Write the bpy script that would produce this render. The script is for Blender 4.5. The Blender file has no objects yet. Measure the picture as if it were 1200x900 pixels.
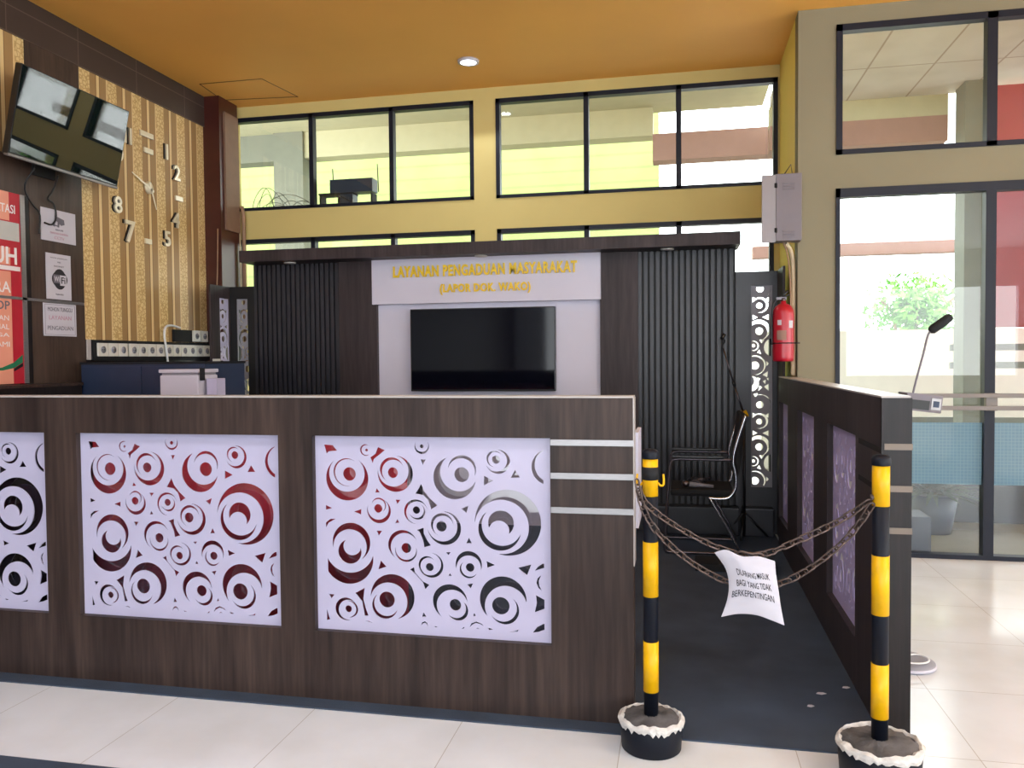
import bpy, bmesh, math, random
from mathutils import Vector, Matrix
random.seed(7)
C = bpy.context.scene.collection
PI = math.pi
# ------------------------------------------------------------------ camera
F = 939.0; H = 1.37
yaw, pit, rol = (math.radians(a) for a in (11.763, 1.806, -.521))
fwd = Vector((-math.sin(yaw)*math.cos(pit), math.cos(yaw)*math.cos(pit), -math.sin(pit)))
rt = Vector((math.cos(yaw), math.sin(yaw), 0)); up = rt.cross(fwd)
r2 = rt*math.cos(rol)+up*math.sin(rol); u2 = -rt*math.sin(rol)+up*math.cos(rol)
cd = bpy.data.cameras.new('camera'); cam = bpy.data.objects.new('camera', cd); C.objects.link(cam)
M = Matrix((r2, u2, -fwd)).transposed().to_4x4(); M.translation = Vector((0, 0, H)); cam.matrix_world = M
cd.sensor_fit = 'HORIZONTAL'; cd.sensor_width = 36; cd.lens = F/1200*36; cd.clip_end = 200
bpy.context.scene.camera = cam
vs = bpy.context.scene.view_settings
vs.view_transform = 'Standard'; vs.look = 'None'; vs.exposure = 0.0

# ------------------------------------------------------------------ materials
def lin(c):
    return tuple(((x/255)/12.92 if x/255 <= .04045 else ((x/255+.055)/1.055)**2.4) for x in c)
def mat(name, c, rough=.6, metal=0, var=0, vscale=8, stretch=None, bump=0, bscale=60, spec=.5, coat=0, emit=None, es=1):
    m = bpy.data.materials.new(name); m.use_nodes = True; nt = m.node_tree; N = nt.nodes; L = nt.links
    b = N['Principled BSDF']; col = lin(c)
    b.inputs['Roughness'].default_value = rough; b.inputs['Metallic'].default_value = metal
    b.inputs['Specular IOR Level'].default_value = spec; b.inputs['Coat Weight'].default_value = coat
    b.inputs['Coat Roughness'].default_value = .08
    tc = N.new('ShaderNodeTexCoord'); mp = N.new('ShaderNodeMapping'); L.new(tc.outputs['Object'], mp.inputs[0])
    if stretch: mp.inputs['Scale'].default_value = stretch
    nz = N.new('ShaderNodeTexNoise'); nz.inputs['Scale'].default_value = vscale; nz.inputs['Detail'].default_value = 5
    L.new(mp.outputs[0], nz.inputs['Vector'])
    rp = N.new('ShaderNodeValToRGB'); L.new(nz.outputs['Fac'], rp.inputs[0])
    rp.color_ramp.elements[0].position = .3; rp.color_ramp.elements[1].position = .7
    rp.color_ramp.elements[0].color = tuple(x*(1-var) for x in col)+(1,)
    rp.color_ramp.elements[1].color = tuple(min(1, x*(1+var)) for x in col)+(1,)
    L.new(rp.outputs[0], b.inputs['Base Color'])
    if bump:
        n2 = N.new('ShaderNodeTexNoise'); n2.inputs['Scale'].default_value = bscale; L.new(mp.outputs[0], n2.inputs['Vector'])
        bp = N.new('ShaderNodeBump'); bp.inputs['Strength'].default_value = bump; bp.inputs['Distance'].default_value = .01
        L.new(n2.outputs['Fac'], bp.inputs['Height']); L.new(bp.outputs[0], b.inputs['Normal'])
    if emit:
        b.inputs['Emission Color'].default_value = lin(emit)+(1,); b.inputs['Emission Strength'].default_value = es
    return m
def wood(name, c, c2, rough=.38, sc=(14, 14, .9), streak=.5):
    m = bpy.data.materials.new(name); m.use_nodes = True; nt = m.node_tree; N = nt.nodes; L = nt.links
    b = N['Principled BSDF']; b.inputs['Roughness'].default_value = rough; b.inputs['Specular IOR Level'].default_value = .28
    tc = N.new('ShaderNodeTexCoord'); mp = N.new('ShaderNodeMapping'); L.new(tc.outputs['Object'], mp.inputs[0]); mp.inputs['Scale'].default_value = sc
    n1 = N.new('ShaderNodeTexNoise'); n1.inputs['Scale'].default_value = 1.1; n1.inputs['Detail'].default_value = 6; n1.inputs['Roughness'].default_value = .65
    n1.inputs['Distortion'].default_value = .6
    L.new(mp.outputs[0], n1.inputs['Vector'])
    rp = N.new('ShaderNodeValToRGB'); e = rp.color_ramp.elements; e[0].position = .36; e[1].position = .66
    e[0].color = lin(c)+(1,); e[1].color = lin(c2)+(1,); L.new(n1.outputs['Fac'], rp.inputs[0])
    n2 = N.new('ShaderNodeTexNoise'); n2.inputs['Scale'].default_value = 9; n2.inputs['Detail'].default_value = 4; L.new(mp.outputs[0], n2.inputs['Vector'])
    mx = N.new('ShaderNodeMix'); mx.data_type = 'RGBA'; mx.blend_type = 'MULTIPLY'; mx.inputs[0].default_value = streak
    L.new(rp.outputs[0], mx.inputs[6]); 
    r3 = N.new('ShaderNodeValToRGB'); r3.color_ramp.elements[0].color = (.45, .45, .45, 1); r3.color_ramp.elements[1].color = (1.25, 1.2, 1.15, 1)
    r3.color_ramp.elements[0].position = .35; r3.color_ramp.elements[1].position = .65
    L.new(n2.outputs['Fac'], r3.inputs[0]); L.new(r3.outputs[0], mx.inputs[7]); L.new(mx.outputs[2], b.inputs['Base Color'])
    return m
def glass(name, tint=(1, 1, 1), refl=1.0, rough=0.0):
    m = bpy.data.materials.new(name); m.use_nodes = True; N = m.node_tree.nodes; L = m.node_tree.links
    N.remove(N['Principled BSDF']); out = N['Material Output']
    t = N.new('ShaderNodeBsdfTransparent'); t.inputs[0].default_value = tint+(1,)
    g = N.new('ShaderNodeBsdfGlossy'); g.inputs['Roughness'].default_value = rough; g.inputs['Color'].default_value = (1, 1, 1, 1)
    f = N.new('ShaderNodeFresnel'); f.inputs[0].default_value = 1.5
    mu = N.new('ShaderNodeMath'); mu.operation = 'MULTIPLY'; mu.inputs[1].default_value = refl; L.new(f.outputs[0], mu.inputs[0])
    x = N.new('ShaderNodeMixShader'); L.new(mu.outputs[0], x.inputs[0]); L.new(t.outputs[0], x.inputs[1]); L.new(g.outputs[0], x.inputs[2]); L.new(x.outputs[0], out.inputs[0])
    return m
m_wood = wood('dark_wood_laminate', (44, 33, 31), (70, 56, 51), .45, sc=(6, 6, .35), streak=.6)
m_woodgrey = wood('grey_brown_laminate', (48, 41, 43), (68, 58, 61), .5, sc=(6, 6, .45), streak=.35)
m_wooddk = wood('darkest_laminate', (24, 20, 21), (38, 31, 31), .35, streak=.4)
m_beam = wood('wall_brown_board', (60, 47, 42), (80, 64, 56), .4, sc=(6, 6, .6), streak=.3)
m_maroon = mat('maroon_brown_paint', (70, 30, 24), .35, var=.1)
m_boxd = mat('lighter_grey_metal', (138, 132, 136), .45, .2, var=.04)
m_steps = mat('grey_step', (120, 112, 100), .6, var=.06)
m_railg = mat('grey_rail_metal', (120, 112, 108), .5, .2, var=.05)
m_padded = mat('highlight_white', (250, 248, 255), .5)
m_stripbr = mat('brownish_metal_strip', (112, 100, 90), .4, .5, var=.1)
m_pilb = mat('light_brown_strip', (128, 98, 80), .6, var=.08)
m_slat = mat('black_slat_laminate', (40, 40, 48), .38, var=.12, vscale=20, stretch=(8, 8, .6))
m_slatback = mat('black_backing', (9, 9, 11), .6)
m_white = mat('white_acrylic', (188, 182, 208), .3, var=.02)
m_shadesheet = mat('white_sheet_in_shade', (192, 180, 226), .45, var=.05)  # lilac tint puts the shade into the partition sheets
m_cream = mat('cream_wall_paint', (210, 190, 122), .75, var=.05, vscale=1.2, bump=.05, bscale=120)
m_beige = mat('beige_wall_paint', (132, 124, 100), .75, var=.05, vscale=1.3, bump=.05, bscale=120)
m_yellow = mat('yellow_wall_paint', (250, 228, 118), .75, var=.05, vscale=1.2)
m_ceil = mat('orange_ceiling_paint', (250, 184, 88), .6, var=.06, vscale=.8)
m_crack = mat('ceiling_crack', (120, 78, 40), .9)
m_frame = mat('black_aluminium', (16, 20, 36), .45, 0, var=.05, spec=.3)
m_silver = mat('brushed_silver', (150, 147, 148), .38, .8, var=.08, vscale=30, stretch=(1, 1, 10))
m_chrome = mat('chrome', (200, 200, 205), .18, 1, var=.02)
m_chromedk = mat('dark_chrome', (95, 88, 92), .3, .9, var=.1)
m_edge = mat('pale_edge_band', (182, 174, 172), .35, var=.05)
m_wpanel = mat('off_white_laminate', (206, 202, 218), .5, var=.03, vscale=2)
m_gold = mat('gold_yellow_letters', (236, 196, 10), .4, var=.05)
m_black = mat('black_plastic', (16, 16, 19), .35, var=.1)
m_blackm = mat('matt_black', (14, 14, 18), .8, var=.1)
m_screen = mat('tv_screen_glass', (8, 10, 20), .05, var=.1, spec=.22)
m_screen2 = mat('tv_screen_glass_tilted', (14, 24, 24), .02, var=.1, spec=1)
m_paper = mat('white_paper', (196, 192, 202), .7, var=.02)
m_ink = mat('black_ink', (40, 40, 46), .8)
m_inkg = mat('grey_ink', (105, 100, 110), .8)
m_inkp = mat('pink_ink', (190, 140, 160), .8)
m_navy = mat('navy_painted_metal', (34, 48, 74), .45, var=.06)
m_print = mat('printer_white_plastic', (196, 192, 204), .45, var=.03)
m_printg = mat('printer_grey_plastic', (140, 138, 146), .5, var=.03)
m_socket = mat('white_socket_plastic', (222, 217, 208), .4, var=.02)
m_red = mat('red_cloth', (205, 24, 46), .6, var=.25, vscale=3)
m_redp = mat('extinguisher_red', (172, 20, 42), .28, var=.05)
m_yel = mat('bollard_yellow', (230, 174, 4), .4, var=.1, vscale=20, spec=.35)
m_blk = mat('bollard_black', (9, 15, 28), .5, var=.1, spec=.25)
m_conc = mat('grey_concrete', (88, 86, 88), .85, var=.55, vscale=14, bump=.5, bscale=40)
m_foam = mat('white_crust', (206, 202, 198), .9, var=.15, vscale=40, bump=.4, bscale=90)
m_chain = mat('rusty_chain', (98, 84, 80), .5, .6, var=.45, vscale=18)
m_carpet = mat('blue_grey_carpet', (54, 66, 84), .85, var=.2, vscale=5, bump=.3, bscale=500)
m_metalbox = mat('grey_metal_box', (112, 104, 110), .45, .2, var=.04)
m_pipe = mat('cream_pipe', (205, 184, 150), .5, var=.08)
m_pipeb = mat('tan_cable_bundle', (150, 118, 92), .6, var=.12)
m_salmon = mat('salmon_paint', (150, 116, 104), .8, var=.05)
m_redwall = mat('red_board', (150, 44, 54), .6, var=.15, vscale=2)
m_extc = mat('outside_column_paint', (112, 114, 100), .8, var=.05)
m_extw = mat('outside_white_paint', (236, 234, 222), .8, var=.03)
m_soff = mat('soffit_white', (176, 172, 140), .8, var=.04)
m_leaf = mat('bright_leaves', (120, 190, 70), .6, var=.4, vscale=4)
m_hedge = mat('pale_green_hedge', (176, 188, 112), .8, var=.15, vscale=.7, bump=.3, bscale=6)
m_cable = mat('black_cable', (26, 24, 26), .5)
m_wcable = mat('white_cable', (220, 220, 220), .5)
m_green = mat('green_print', (20, 110, 74), .6)
m_banner = mat('banner_red', (178, 26, 46), .5, var=.08)
m_bsalm = mat('banner_salmon', (226, 150, 126), .5, var=.06, vscale=3)
m_bgrey = mat('banner_grey', (186, 186, 182), .5, var=.06)
m_bwhite = mat('banner_white', (235, 228, 228), .5)
m_lampw = mat('lamp_glow', (255, 255, 255), .5, emit=(240, 246, 255), es=14)
m_lampoff = mat('lamp_off', (200, 195, 190), .4)
m_glass = glass('clear_glass', (.97, .98, .96), .8)
m_glassback = glass('acrylic_sheet', (.86, .86, .9), 2.2)
def tex_nodes(name, rough):
    m = bpy.data.materials.new(name); m.use_nodes = True; nt = m.node_tree; b = nt.nodes['Principled BSDF']; b.inputs['Roughness'].default_value = rough; b.inputs['Specular IOR Level'].default_value = .3
    g = nt.nodes.new('ShaderNodeNewGeometry'); return m, nt, nt.nodes, nt.links, b, g
def tile_mat(name, c1, c2, cm, w, h, ox, oy, mortar, rough, axes='XY'):
    m, nt, N, L, b, g = tex_nodes(name, rough)
    sp = N.new('ShaderNodeSeparateXYZ'); cb = N.new('ShaderNodeCombineXYZ'); L.new(g.outputs['Position'], sp.inputs[0])
    L.new(sp.outputs[axes[0]], cb.inputs[0]); L.new(sp.outputs[axes[1]], cb.inputs[1])
    mp = N.new('ShaderNodeMapping'); mp.inputs['Location'].default_value = (-ox, -oy, 0); L.new(cb.outputs[0], mp.inputs[0])
    br = N.new('ShaderNodeTexBrick'); br.offset = 0; br.squash = 1; br.inputs['Scale'].default_value = 1
    br.inputs['Brick Width'].default_value = w; br.inputs['Row Height'].default_value = h; br.inputs['Mortar Size'].default_value = mortar
    br.inputs['Mortar Smooth'].default_value = .1; br.inputs['Bias'].default_value = 0
    br.inputs['Color1'].default_value = lin(c1)+(1,); br.inputs['Color2'].default_value = lin(c2)+(1,); br.inputs['Mortar'].default_value = lin(cm)+(1,)
    L.new(mp.outputs[0], br.inputs['Vector'])
    nz = N.new('ShaderNodeTexNoise'); nz.inputs['Scale'].default_value = 2.2; nz.inputs['Detail'].default_value = 5; L.new(g.outputs['Position'], nz.inputs['Vector'])
    r = N.new('ShaderNodeValToRGB'); r.color_ramp.elements[0].color = (.9, .89, .87, 1); r.color_ramp.elements[1].color = (1, 1, 1, 1); r.color_ramp.elements[0].position = .35; r.color_ramp.elements[1].position = .6
    L.new(nz.outputs['Fac'], r.inputs[0])
    mx = N.new('ShaderNodeMix'); mx.data_type = 'RGBA'; mx.blend_type = 'MULTIPLY'; mx.inputs[0].default_value = 1
    L.new(br.outputs['Color'], mx.inputs[6]); L.new(r.outputs[0], mx.inputs[7]); L.new(mx.outputs[2], b.inputs['Base Color'])
    return m
m_tile = tile_mat('glossy_floor_tiles', (228, 230, 234), (223, 225, 230), (184, 180, 176), .6, .6, -2.005, 3.527, .0016, .17)
m_soffp = tile_mat('verandah_ceiling_panels', (214, 208, 196), (208, 200, 190), (172, 156, 142), .6, 1.2, 0, 0, .01, .6)
m_hdr = tile_mat('brown_board_tiles', (66, 54, 50), (72, 59, 55), (98, 84, 76), .62, .17, 4.97, 3.46, .004, .4, 'YZ')
# striped wallpaper: bands along Y
def wallpaper():
    m, nt, N, L, b, g = tex_nodes('striped_gold_wallpaper', .45)
    sp = N.new('ShaderNodeSeparateXYZ'); L.new(g.outputs['Position'], sp.inputs[0])
    def math_(op, a, v=None, bb=None):
        n = N.new('ShaderNodeMath'); n.operation = op
        L.new(a, n.inputs[0]) if not isinstance(a, float) else None
        if v is not None: n.inputs[1].default_value = v
        if bb is not None: L.new(bb, n.inputs[1])
        return n.outputs[0]
    y = math_('SUBTRACT', sp.outputs['Y'], 4.99); y = math_('DIVIDE', y, .283); fr = math_('FRACT', y)
    r = N.new('ShaderNodeValToRGB'); r.color_ramp.interpolation = 'CONSTANT'; e = r.color_ramp.elements
    tan = lin((163, 128, 84)); lt = lin((226, 196, 142)); orn = lin((196, 160, 104)); dk = lin((140, 106, 66))
    e[0].position = 0; e[0].color = orn+(1,); e[1].position = .36; e[1].color = tan+(1,)
    for p, c in ((.56, dk), (.60, lt), (.70, dk), (.73, tan), (.96, lt)):
        k = e.new(p); k.color = c+(1,)
    L.new(fr, r.inputs[0])
    vz = N.new('ShaderNodeTexVoronoi'); vz.inputs['Scale'].default_value = 36; vz.feature = 'DISTANCE_TO_EDGE'; L.new(g.outputs['Position'], vz.inputs['Vector'])
    nz = N.new('ShaderNodeTexNoise'); nz.inputs['Scale'].default_value = 55; L.new(g.outputs['Position'], nz.inputs['Vector'])
    mul = math_('MULTIPLY', vz.outputs['Distance'], None, nz.outputs['Fac']); th = math_('GREATER_THAN', mul, .055)
    band = math_('LESS_THAN', fr, .36); fac = math_('MULTIPLY', th, None, band); fac2 = math_('MULTIPLY', fac, .75)
    mx = N.new('ShaderNodeMix'); mx.data_type = 'RGBA'; L.new(fac2, mx.inputs[0]); L.new(r.outputs[0], mx.inputs[6]); mx.inputs[7].default_value = lin((232, 206, 150))+(1,)
    L.new(mx.outputs[2], b.inputs['Base Color']); return m
m_wallp = wallpaper()
def frosted():
    m = bpy.data.materials.new('frosted_grid_film'); m.use_nodes = True; N = m.node_tree.nodes; L = m.node_tree.links
    N.remove(N['Principled BSDF']); out = N['Material Output']
    g = N.new('ShaderNodeNewGeometry'); sp = N.new('ShaderNodeSeparateXYZ'); cb = N.new('ShaderNodeCombineXYZ'); L.new(g.outputs['Position'], sp.inputs[0])
    L.new(sp.outputs['X'], cb.inputs[0]); L.new(sp.outputs['Z'], cb.inputs[1])
    br = N.new('ShaderNodeTexBrick'); br.offset = 0; br.inputs['Scale'].default_value = 1; br.inputs['Brick Width'].default_value = .022; br.inputs['Row Height'].default_value = .022
    br.inputs['Mortar Size'].default_value = .002; L.new(cb.outputs[0], br.inputs['Vector'])
    br.inputs['Color1'].default_value = lin((146, 174, 192))+(1,); br.inputs['Color2'].default_value = lin((142, 170, 190))+(1,); br.inputs['Mortar'].default_value = lin((165, 188, 198))+(1,)
    d = N.new('ShaderNodeBsdfTranslucent'); L.new(br.outputs['Color'], d.inputs[0]); d2 = N.new('ShaderNodeBsdfDiffuse'); L.new(br.outputs['Color'], d2.inputs[0])
    t = N.new('ShaderNodeBsdfTransparent'); a = N.new('ShaderNodeMixShader'); a.inputs[0].default_value = .3; L.new(d.outputs[0], a.inputs[1]); L.new(d2.outputs[0], a.inputs[2])
    x = N.new('ShaderNodeMixShader'); x.inputs[0].default_value = .3; L.new(a.outputs[0], x.inputs[1]); L.new(t.outputs[0], x.inputs[2]); L.new(x.outputs[0], out.inputs[0])
    return m
m_frost = frosted()
m_hallw = mat('hall_white_paint', (232, 232, 236), .8, var=.03)
m_siding = tile_mat('pale_green_siding', (146, 158, 94), (141, 153, 90), (131, 144, 86), 40, .22, 0, 0, .02, .7, 'XZ')

# ------------------------------------------------------------------ mesh helpers
class MB:
    def __init__(s): s.bm = bmesh.new()
    def box(s, x0, x1, y0, y1, z0, z1, bev=0):
        b2 = bmesh.new(); bmesh.ops.create_cube(b2, size=1)
        for v in b2.verts: v.co = Vector(((x0+x1)/2+v.co.x*(x1-x0), (y0+y1)/2+v.co.y*(y1-y0), (z0+z1)/2+v.co.z*(z1-z0)))
        if bev: bmesh.ops.bevel(b2, geom=b2.edges[:], offset=bev, segments=2, affect='EDGES', profile=.7)
        s.add(b2); return s
    def add(s, b2, M=None):
        if M: bmesh.ops.transform(b2, matrix=M, verts=b2.verts)
        me = bpy.data.meshes.new('t'); b2.to_mesh(me); b2.free(); s.bm.from_mesh(me); bpy.data.meshes.remove(me)
    def lathe(s, prof, c=(0, 0, 0), axis=None, seg=32):
        """prof list of (r, h); closed at ends when r==0"""
        b2 = bmesh.new(); rings = []
        for r, h in prof:
            if r < 1e-6: rings.append([b2.verts.new((0, 0, h))])
            else: rings.append([b2.verts.new((r*math.cos(2*PI*i/seg), r*math.sin(2*PI*i/seg), h)) for i in range(seg)])
        for a, b in zip(rings, rings[1:]):
            for i in range(seg):
                j = (i+1) % seg
                if len(a) == 1 and len(b) == 1: continue
                if len(a) == 1: f = b2.faces.new((a[0], b[i], b[j]))
                elif len(b) == 1: f = b2.faces.new((a[i], a[j], b[0]))
                else: f = b2.faces.new((a[i], a[j], b[j], b[i]))
                f.smooth = True
        M = Matrix.Translation(c)
        if axis is not None: M = M @ Vector((0, 0, 1)).rotation_difference(Vector(axis)).to_matrix().to_4x4()
        s.add(b2, M); return s
    def cyl(s, p0, p1, r, r1=None, seg=20):
        p0 = Vector(p0); p1 = Vector(p1); h = (p1-p0).length; r1 = r if r1 is None else r1
        return s.lathe([(0, 0), (r, 0), (r1, h), (0, h)], p0, (p1-p0), seg)
    def tube(s, pts, r, seg=10, smooth=0, closed=False):
        pts = [Vector(p) for p in pts]
        for _ in range(smooth):
            q = [] if closed else [pts[0]]
            n = len(pts)
            for i in range(n if closed else n-1):
                a, b = pts[i], pts[(i+1) % n]; q += [a.lerp(b, .25), a.lerp(b, .75)]
            if not closed: q.append(pts[-1])
            pts = q
        b2 = bmesh.new(); rings = []; n = len(pts); nrm = None
        for i, p in enumerate(pts):
            if closed: t = pts[(i+1) % n]-pts[i-1]
            else: t = pts[min(i+1, n-1)]-pts[max(i-1, 0)]
            t.normalize()
            if nrm is None: nrm = t.orthogonal().normalized()
            nrm = (nrm-t*nrm.dot(t)).normalized(); bn = t.cross(nrm)
            rings.append([b2.verts.new(p+nrm*r*math.cos(2*PI*k/seg)+bn*r*math.sin(2*PI*k/seg)) for k in range(seg)])
        prs = list(zip(rings, rings[1:]))
        if closed: prs.append((rings[-1], rings[0]))
        for a, b in prs:
            for k in range(seg):
                f = b2.faces.new((a[k], a[(k+1) % seg], b[(k+1) % seg], b[k])); f.smooth = True
        if not closed: b2.faces.new(rings[0][::-1]); b2.faces.new(rings[-1])
        s.add(b2); return s
    def prism(s, pts, fn, d0, d1):
        """2D polygon, fn(u,v,d)->3D"""
        a = [s.bm.verts.new(fn(u, v, d0)) for u, v in pts]; b = [s.bm.verts.new(fn(u, v, d1)) for u, v in pts]
        s.bm.faces.new(a[::-1]); s.bm.faces.new(b)
        for i in range(len(a)):
            j = (i+1) % len(a); s.bm.faces.new((a[i], a[j], b[j], b[i]))
        return s
    def mesh(s, name):
        bmesh.ops.recalc_face_normals(s.bm, faces=s.bm.faces[:])
        me = bpy.data.meshes.new(name); s.bm.to_mesh(me); s.bm.free(); return me
    def build(s, name, m, parent=None, label=None):
        return link(name, s.mesh(name), m, parent, label)
def wloc(o):
    v = o.location.copy()
    while o.parent: o = o.parent; v += o.location
    return v
def link(name, me, m, parent=None, label=None):
    me.materials.clear(); me.materials.append(m)
    o = bpy.data.objects.new(name, me); C.objects.link(o)
    xs = [v.co for v in me.vertices]
    lo = Vector((min(v.x for v in xs), min(v.y for v in xs), min(v.z for v in xs))); hi = Vector((max(v.x for v in xs), max(v.y for v in xs), max(v.z for v in xs)))
    org = Vector(((lo.x+hi.x)/2, (lo.y+hi.y)/2, lo.z))
    me.transform(Matrix.Translation(-org))
    o.location = org
    if parent: o.parent = parent; o.location = org-wloc(parent)
    if label: o['label'] = label
    return o
def tag(o, label, cat, group=None, kind=None):
    o['label'] = label; o['category'] = cat
    if group: o['group'] = group
    if kind: o['kind'] = kind
    return o
def struct(o): o['kind'] = 'structure'; return o
def thing(name, loc, label, cat, group=None):
    o = bpy.data.objects.new(name, None); C.objects.link(o); o.location = loc; o.empty_display_size = .1
    return tag(o, label, cat, group)
def sroot(name, loc):
    o = bpy.data.objects.new(name, None); C.objects.link(o); o.location = loc; return struct(o)
def dup(root, delta, label=None):
    r = root.copy(); C.objects.link(r); r.location = root.location+Vector(delta)
    if label: r['label'] = label
    for ch in list(root.children):
        c = ch.copy(); C.objects.link(c); c.parent = r
        for g in list(ch.children):
            d = g.copy(); C.objects.link(d); d.parent = c
    return r
def B(x0, x1, y0, y1, z0, z1, bev=0): return MB().box(x0, x1, y0, y1, z0, z1, bev)
def text_mesh(txt, size, extrude=.0005, offset=0, sx=1, align='CENTER', space=1):
    cu = bpy.data.curves.new('t', 'FONT'); cu.body = txt; cu.size = size; cu.extrude = extrude; cu.offset = offset
    cu.align_x = align; cu.align_y = 'CENTER'; cu.space_character = space; cu.resolution_u = 3
    o = bpy.data.objects.new('t', cu); C.objects.link(o); bpy.context.view_layer.update()
    me = bpy.data.meshes.new_from_object(o.evaluated_get(bpy.context.evaluated_depsgraph_get()))
    bpy.data.objects.remove(o); bpy.data.curves.remove(cu)
    me.transform(Matrix.Scale(sx, 4, (1, 0, 0))); return me
M_FRONT = Matrix(((1, 0, 0, 0), (0, 0, -1, 0), (0, 1, 0, 0), (0, 0, 0, 1)))   # text faces -Y
M_LEFTW = Matrix(((0, 0, 1, 0), (1, 0, 0, 0), (0, 1, 0, 0), (0, 0, 0, 1)))      # text faces +X, reads along +Y
def text(name, txt, loc, size, m, parent, facing='F', extrude=.0005, **k):
    me = text_mesh(txt, size, extrude, **k)
    me.transform(Matrix.Translation(loc) @ (M_FRONT if facing == 'F' else M_LEFTW))
    return link(name, me, m, parent)
def poly_sheet_mesh(outer, holes, thick):
    """flat sheet in XY with holes, real cut edges; overlapping holes are merged"""
    from mathutils.geometry import delaunay_2d_cdt
    vs_, es = [], []
    for poly in [outer]+holes:
        n0 = len(vs_); n = len(poly); vs_ += [Vector(p) for p in poly]; es += [(n0+i, n0+(i+1) % n) for i in range(n)]
    ov, oe, of, _, _, _ = delaunay_2d_cdt(vs_, es, [], 0, 1e-6)
    bbs = [(min(p[0] for p in h), max(p[0] for p in h), min(p[1] for p in h), max(p[1] for p in h)) for h in holes]
    def solid(x, y):
        for h, q in zip(holes, bbs):
            if q[0] < x < q[1] and q[2] < y < q[3]:
                c = False
                for (ax, ay), (bx, by) in zip(h, h[1:]+h[:1]):
                    if (ay > y) != (by > y) and x < ax+(bx-ax)*(y-ay)/(by-ay): c = not c
                if c: return False
        return True
    keep = [list(f) for f in of if solid(sum(ov[i].x for i in f)/len(f), sum(ov[i].y for i in f)/len(f))]
    b = bmesh.new(); T = [b.verts.new((v.x, v.y, thick/2)) for v in ov]; D = [b.verts.new((v.x, v.y, -thick/2)) for v in ov]
    cnt = {}
    for f in keep:
        b.faces.new([T[i] for i in f]); b.faces.new([D[i] for i in reversed(f)])
        for x, y in zip(f, f[1:]+f[:1]): cnt[(x, y)] = 1
    for x, y in cnt:
        if (y, x) not in cnt: b.faces.new((T[y], T[x], D[x], D[y]))
    for v in [v for v in b.verts if not v.link_faces]: b.verts.remove(v)
    me = bpy.data.meshes.new('sheet'); b.to_mesh(me); b.free(); return me

# ------------------------------------------------------------------ circle pattern
def circle(c, n=None):
    x, y, r = c; n = n or max(12, min(56, int(r*1000*.7)+12))
    return [(x+r*math.cos(2*PI*i/n), y+r*math.sin(2*PI*i/n)) for i in range(n)]
def crescent(o, d):
    ox, oy, R = o; dx, dy, r = d; D = math.hypot(dx-ox, dy-oy)
    if D < 1e-6: dx += 1e-3; D = 1e-3
    r = max(r, R-D+.05*R); 
    a = (R*R-r*r+D*D)/(2*D); h2 = R*R-a*a
    if h2 <= 0: return None
    h = math.sqrt(h2); ux, uy = (dx-ox)/D, (dy-oy)/D
    p1 = (ox+a*ux-h*uy, oy+a*uy+h*ux); p2 = (ox+a*ux+h*uy, oy+a*uy-h*ux)
    def arc(cx, cy, rr, pa, pb, away):
        a0 = math.atan2(pa[1]-cy, pa[0]-cx); a1 = math.atan2(pb[1]-cy, pb[0]-cx)
        while a1 < a0: a1 += 2*PI
        mid = (a0+a1)/2; m_ = (cx+rr*math.cos(mid), cy+rr*math.sin(mid))
        if not away(m_): a1 -= 2*PI
        n = max(6, int(abs(a1-a0)/(2*PI)*52)); return [(cx+rr*math.cos(a0+(a1-a0)*i/n), cy+rr*math.sin(a0+(a1-a0)*i/n)) for i in range(n+1)]
    outer = arc(ox, oy, R, p1, p2, lambda q: math.hypot(q[0]-dx, q[1]-dy) > r)
    inner = arc(dx, dy, r, p2, p1, lambda q: math.hypot(q[0]-ox, q[1]-oy) < R)
    return outer+inner[1:-1]
def clip(poly, ax, val, keep_gt):
    out = []; f = (lambda p: p[ax]-val) if keep_gt else (lambda p: val-p[ax])
    for i in range(len(poly)):
        a, b = poly[i-1], poly[i]; fa, fb = f(a), f(b)
        if (fa >= 0) != (fb >= 0):
            t = fa/(fa-fb); out.append((a[0]+(b[0]-a[0])*t, a[1]+(b[1]-a[1])*t))
        if fb >= 0: out.append(b)
    return out
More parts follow.
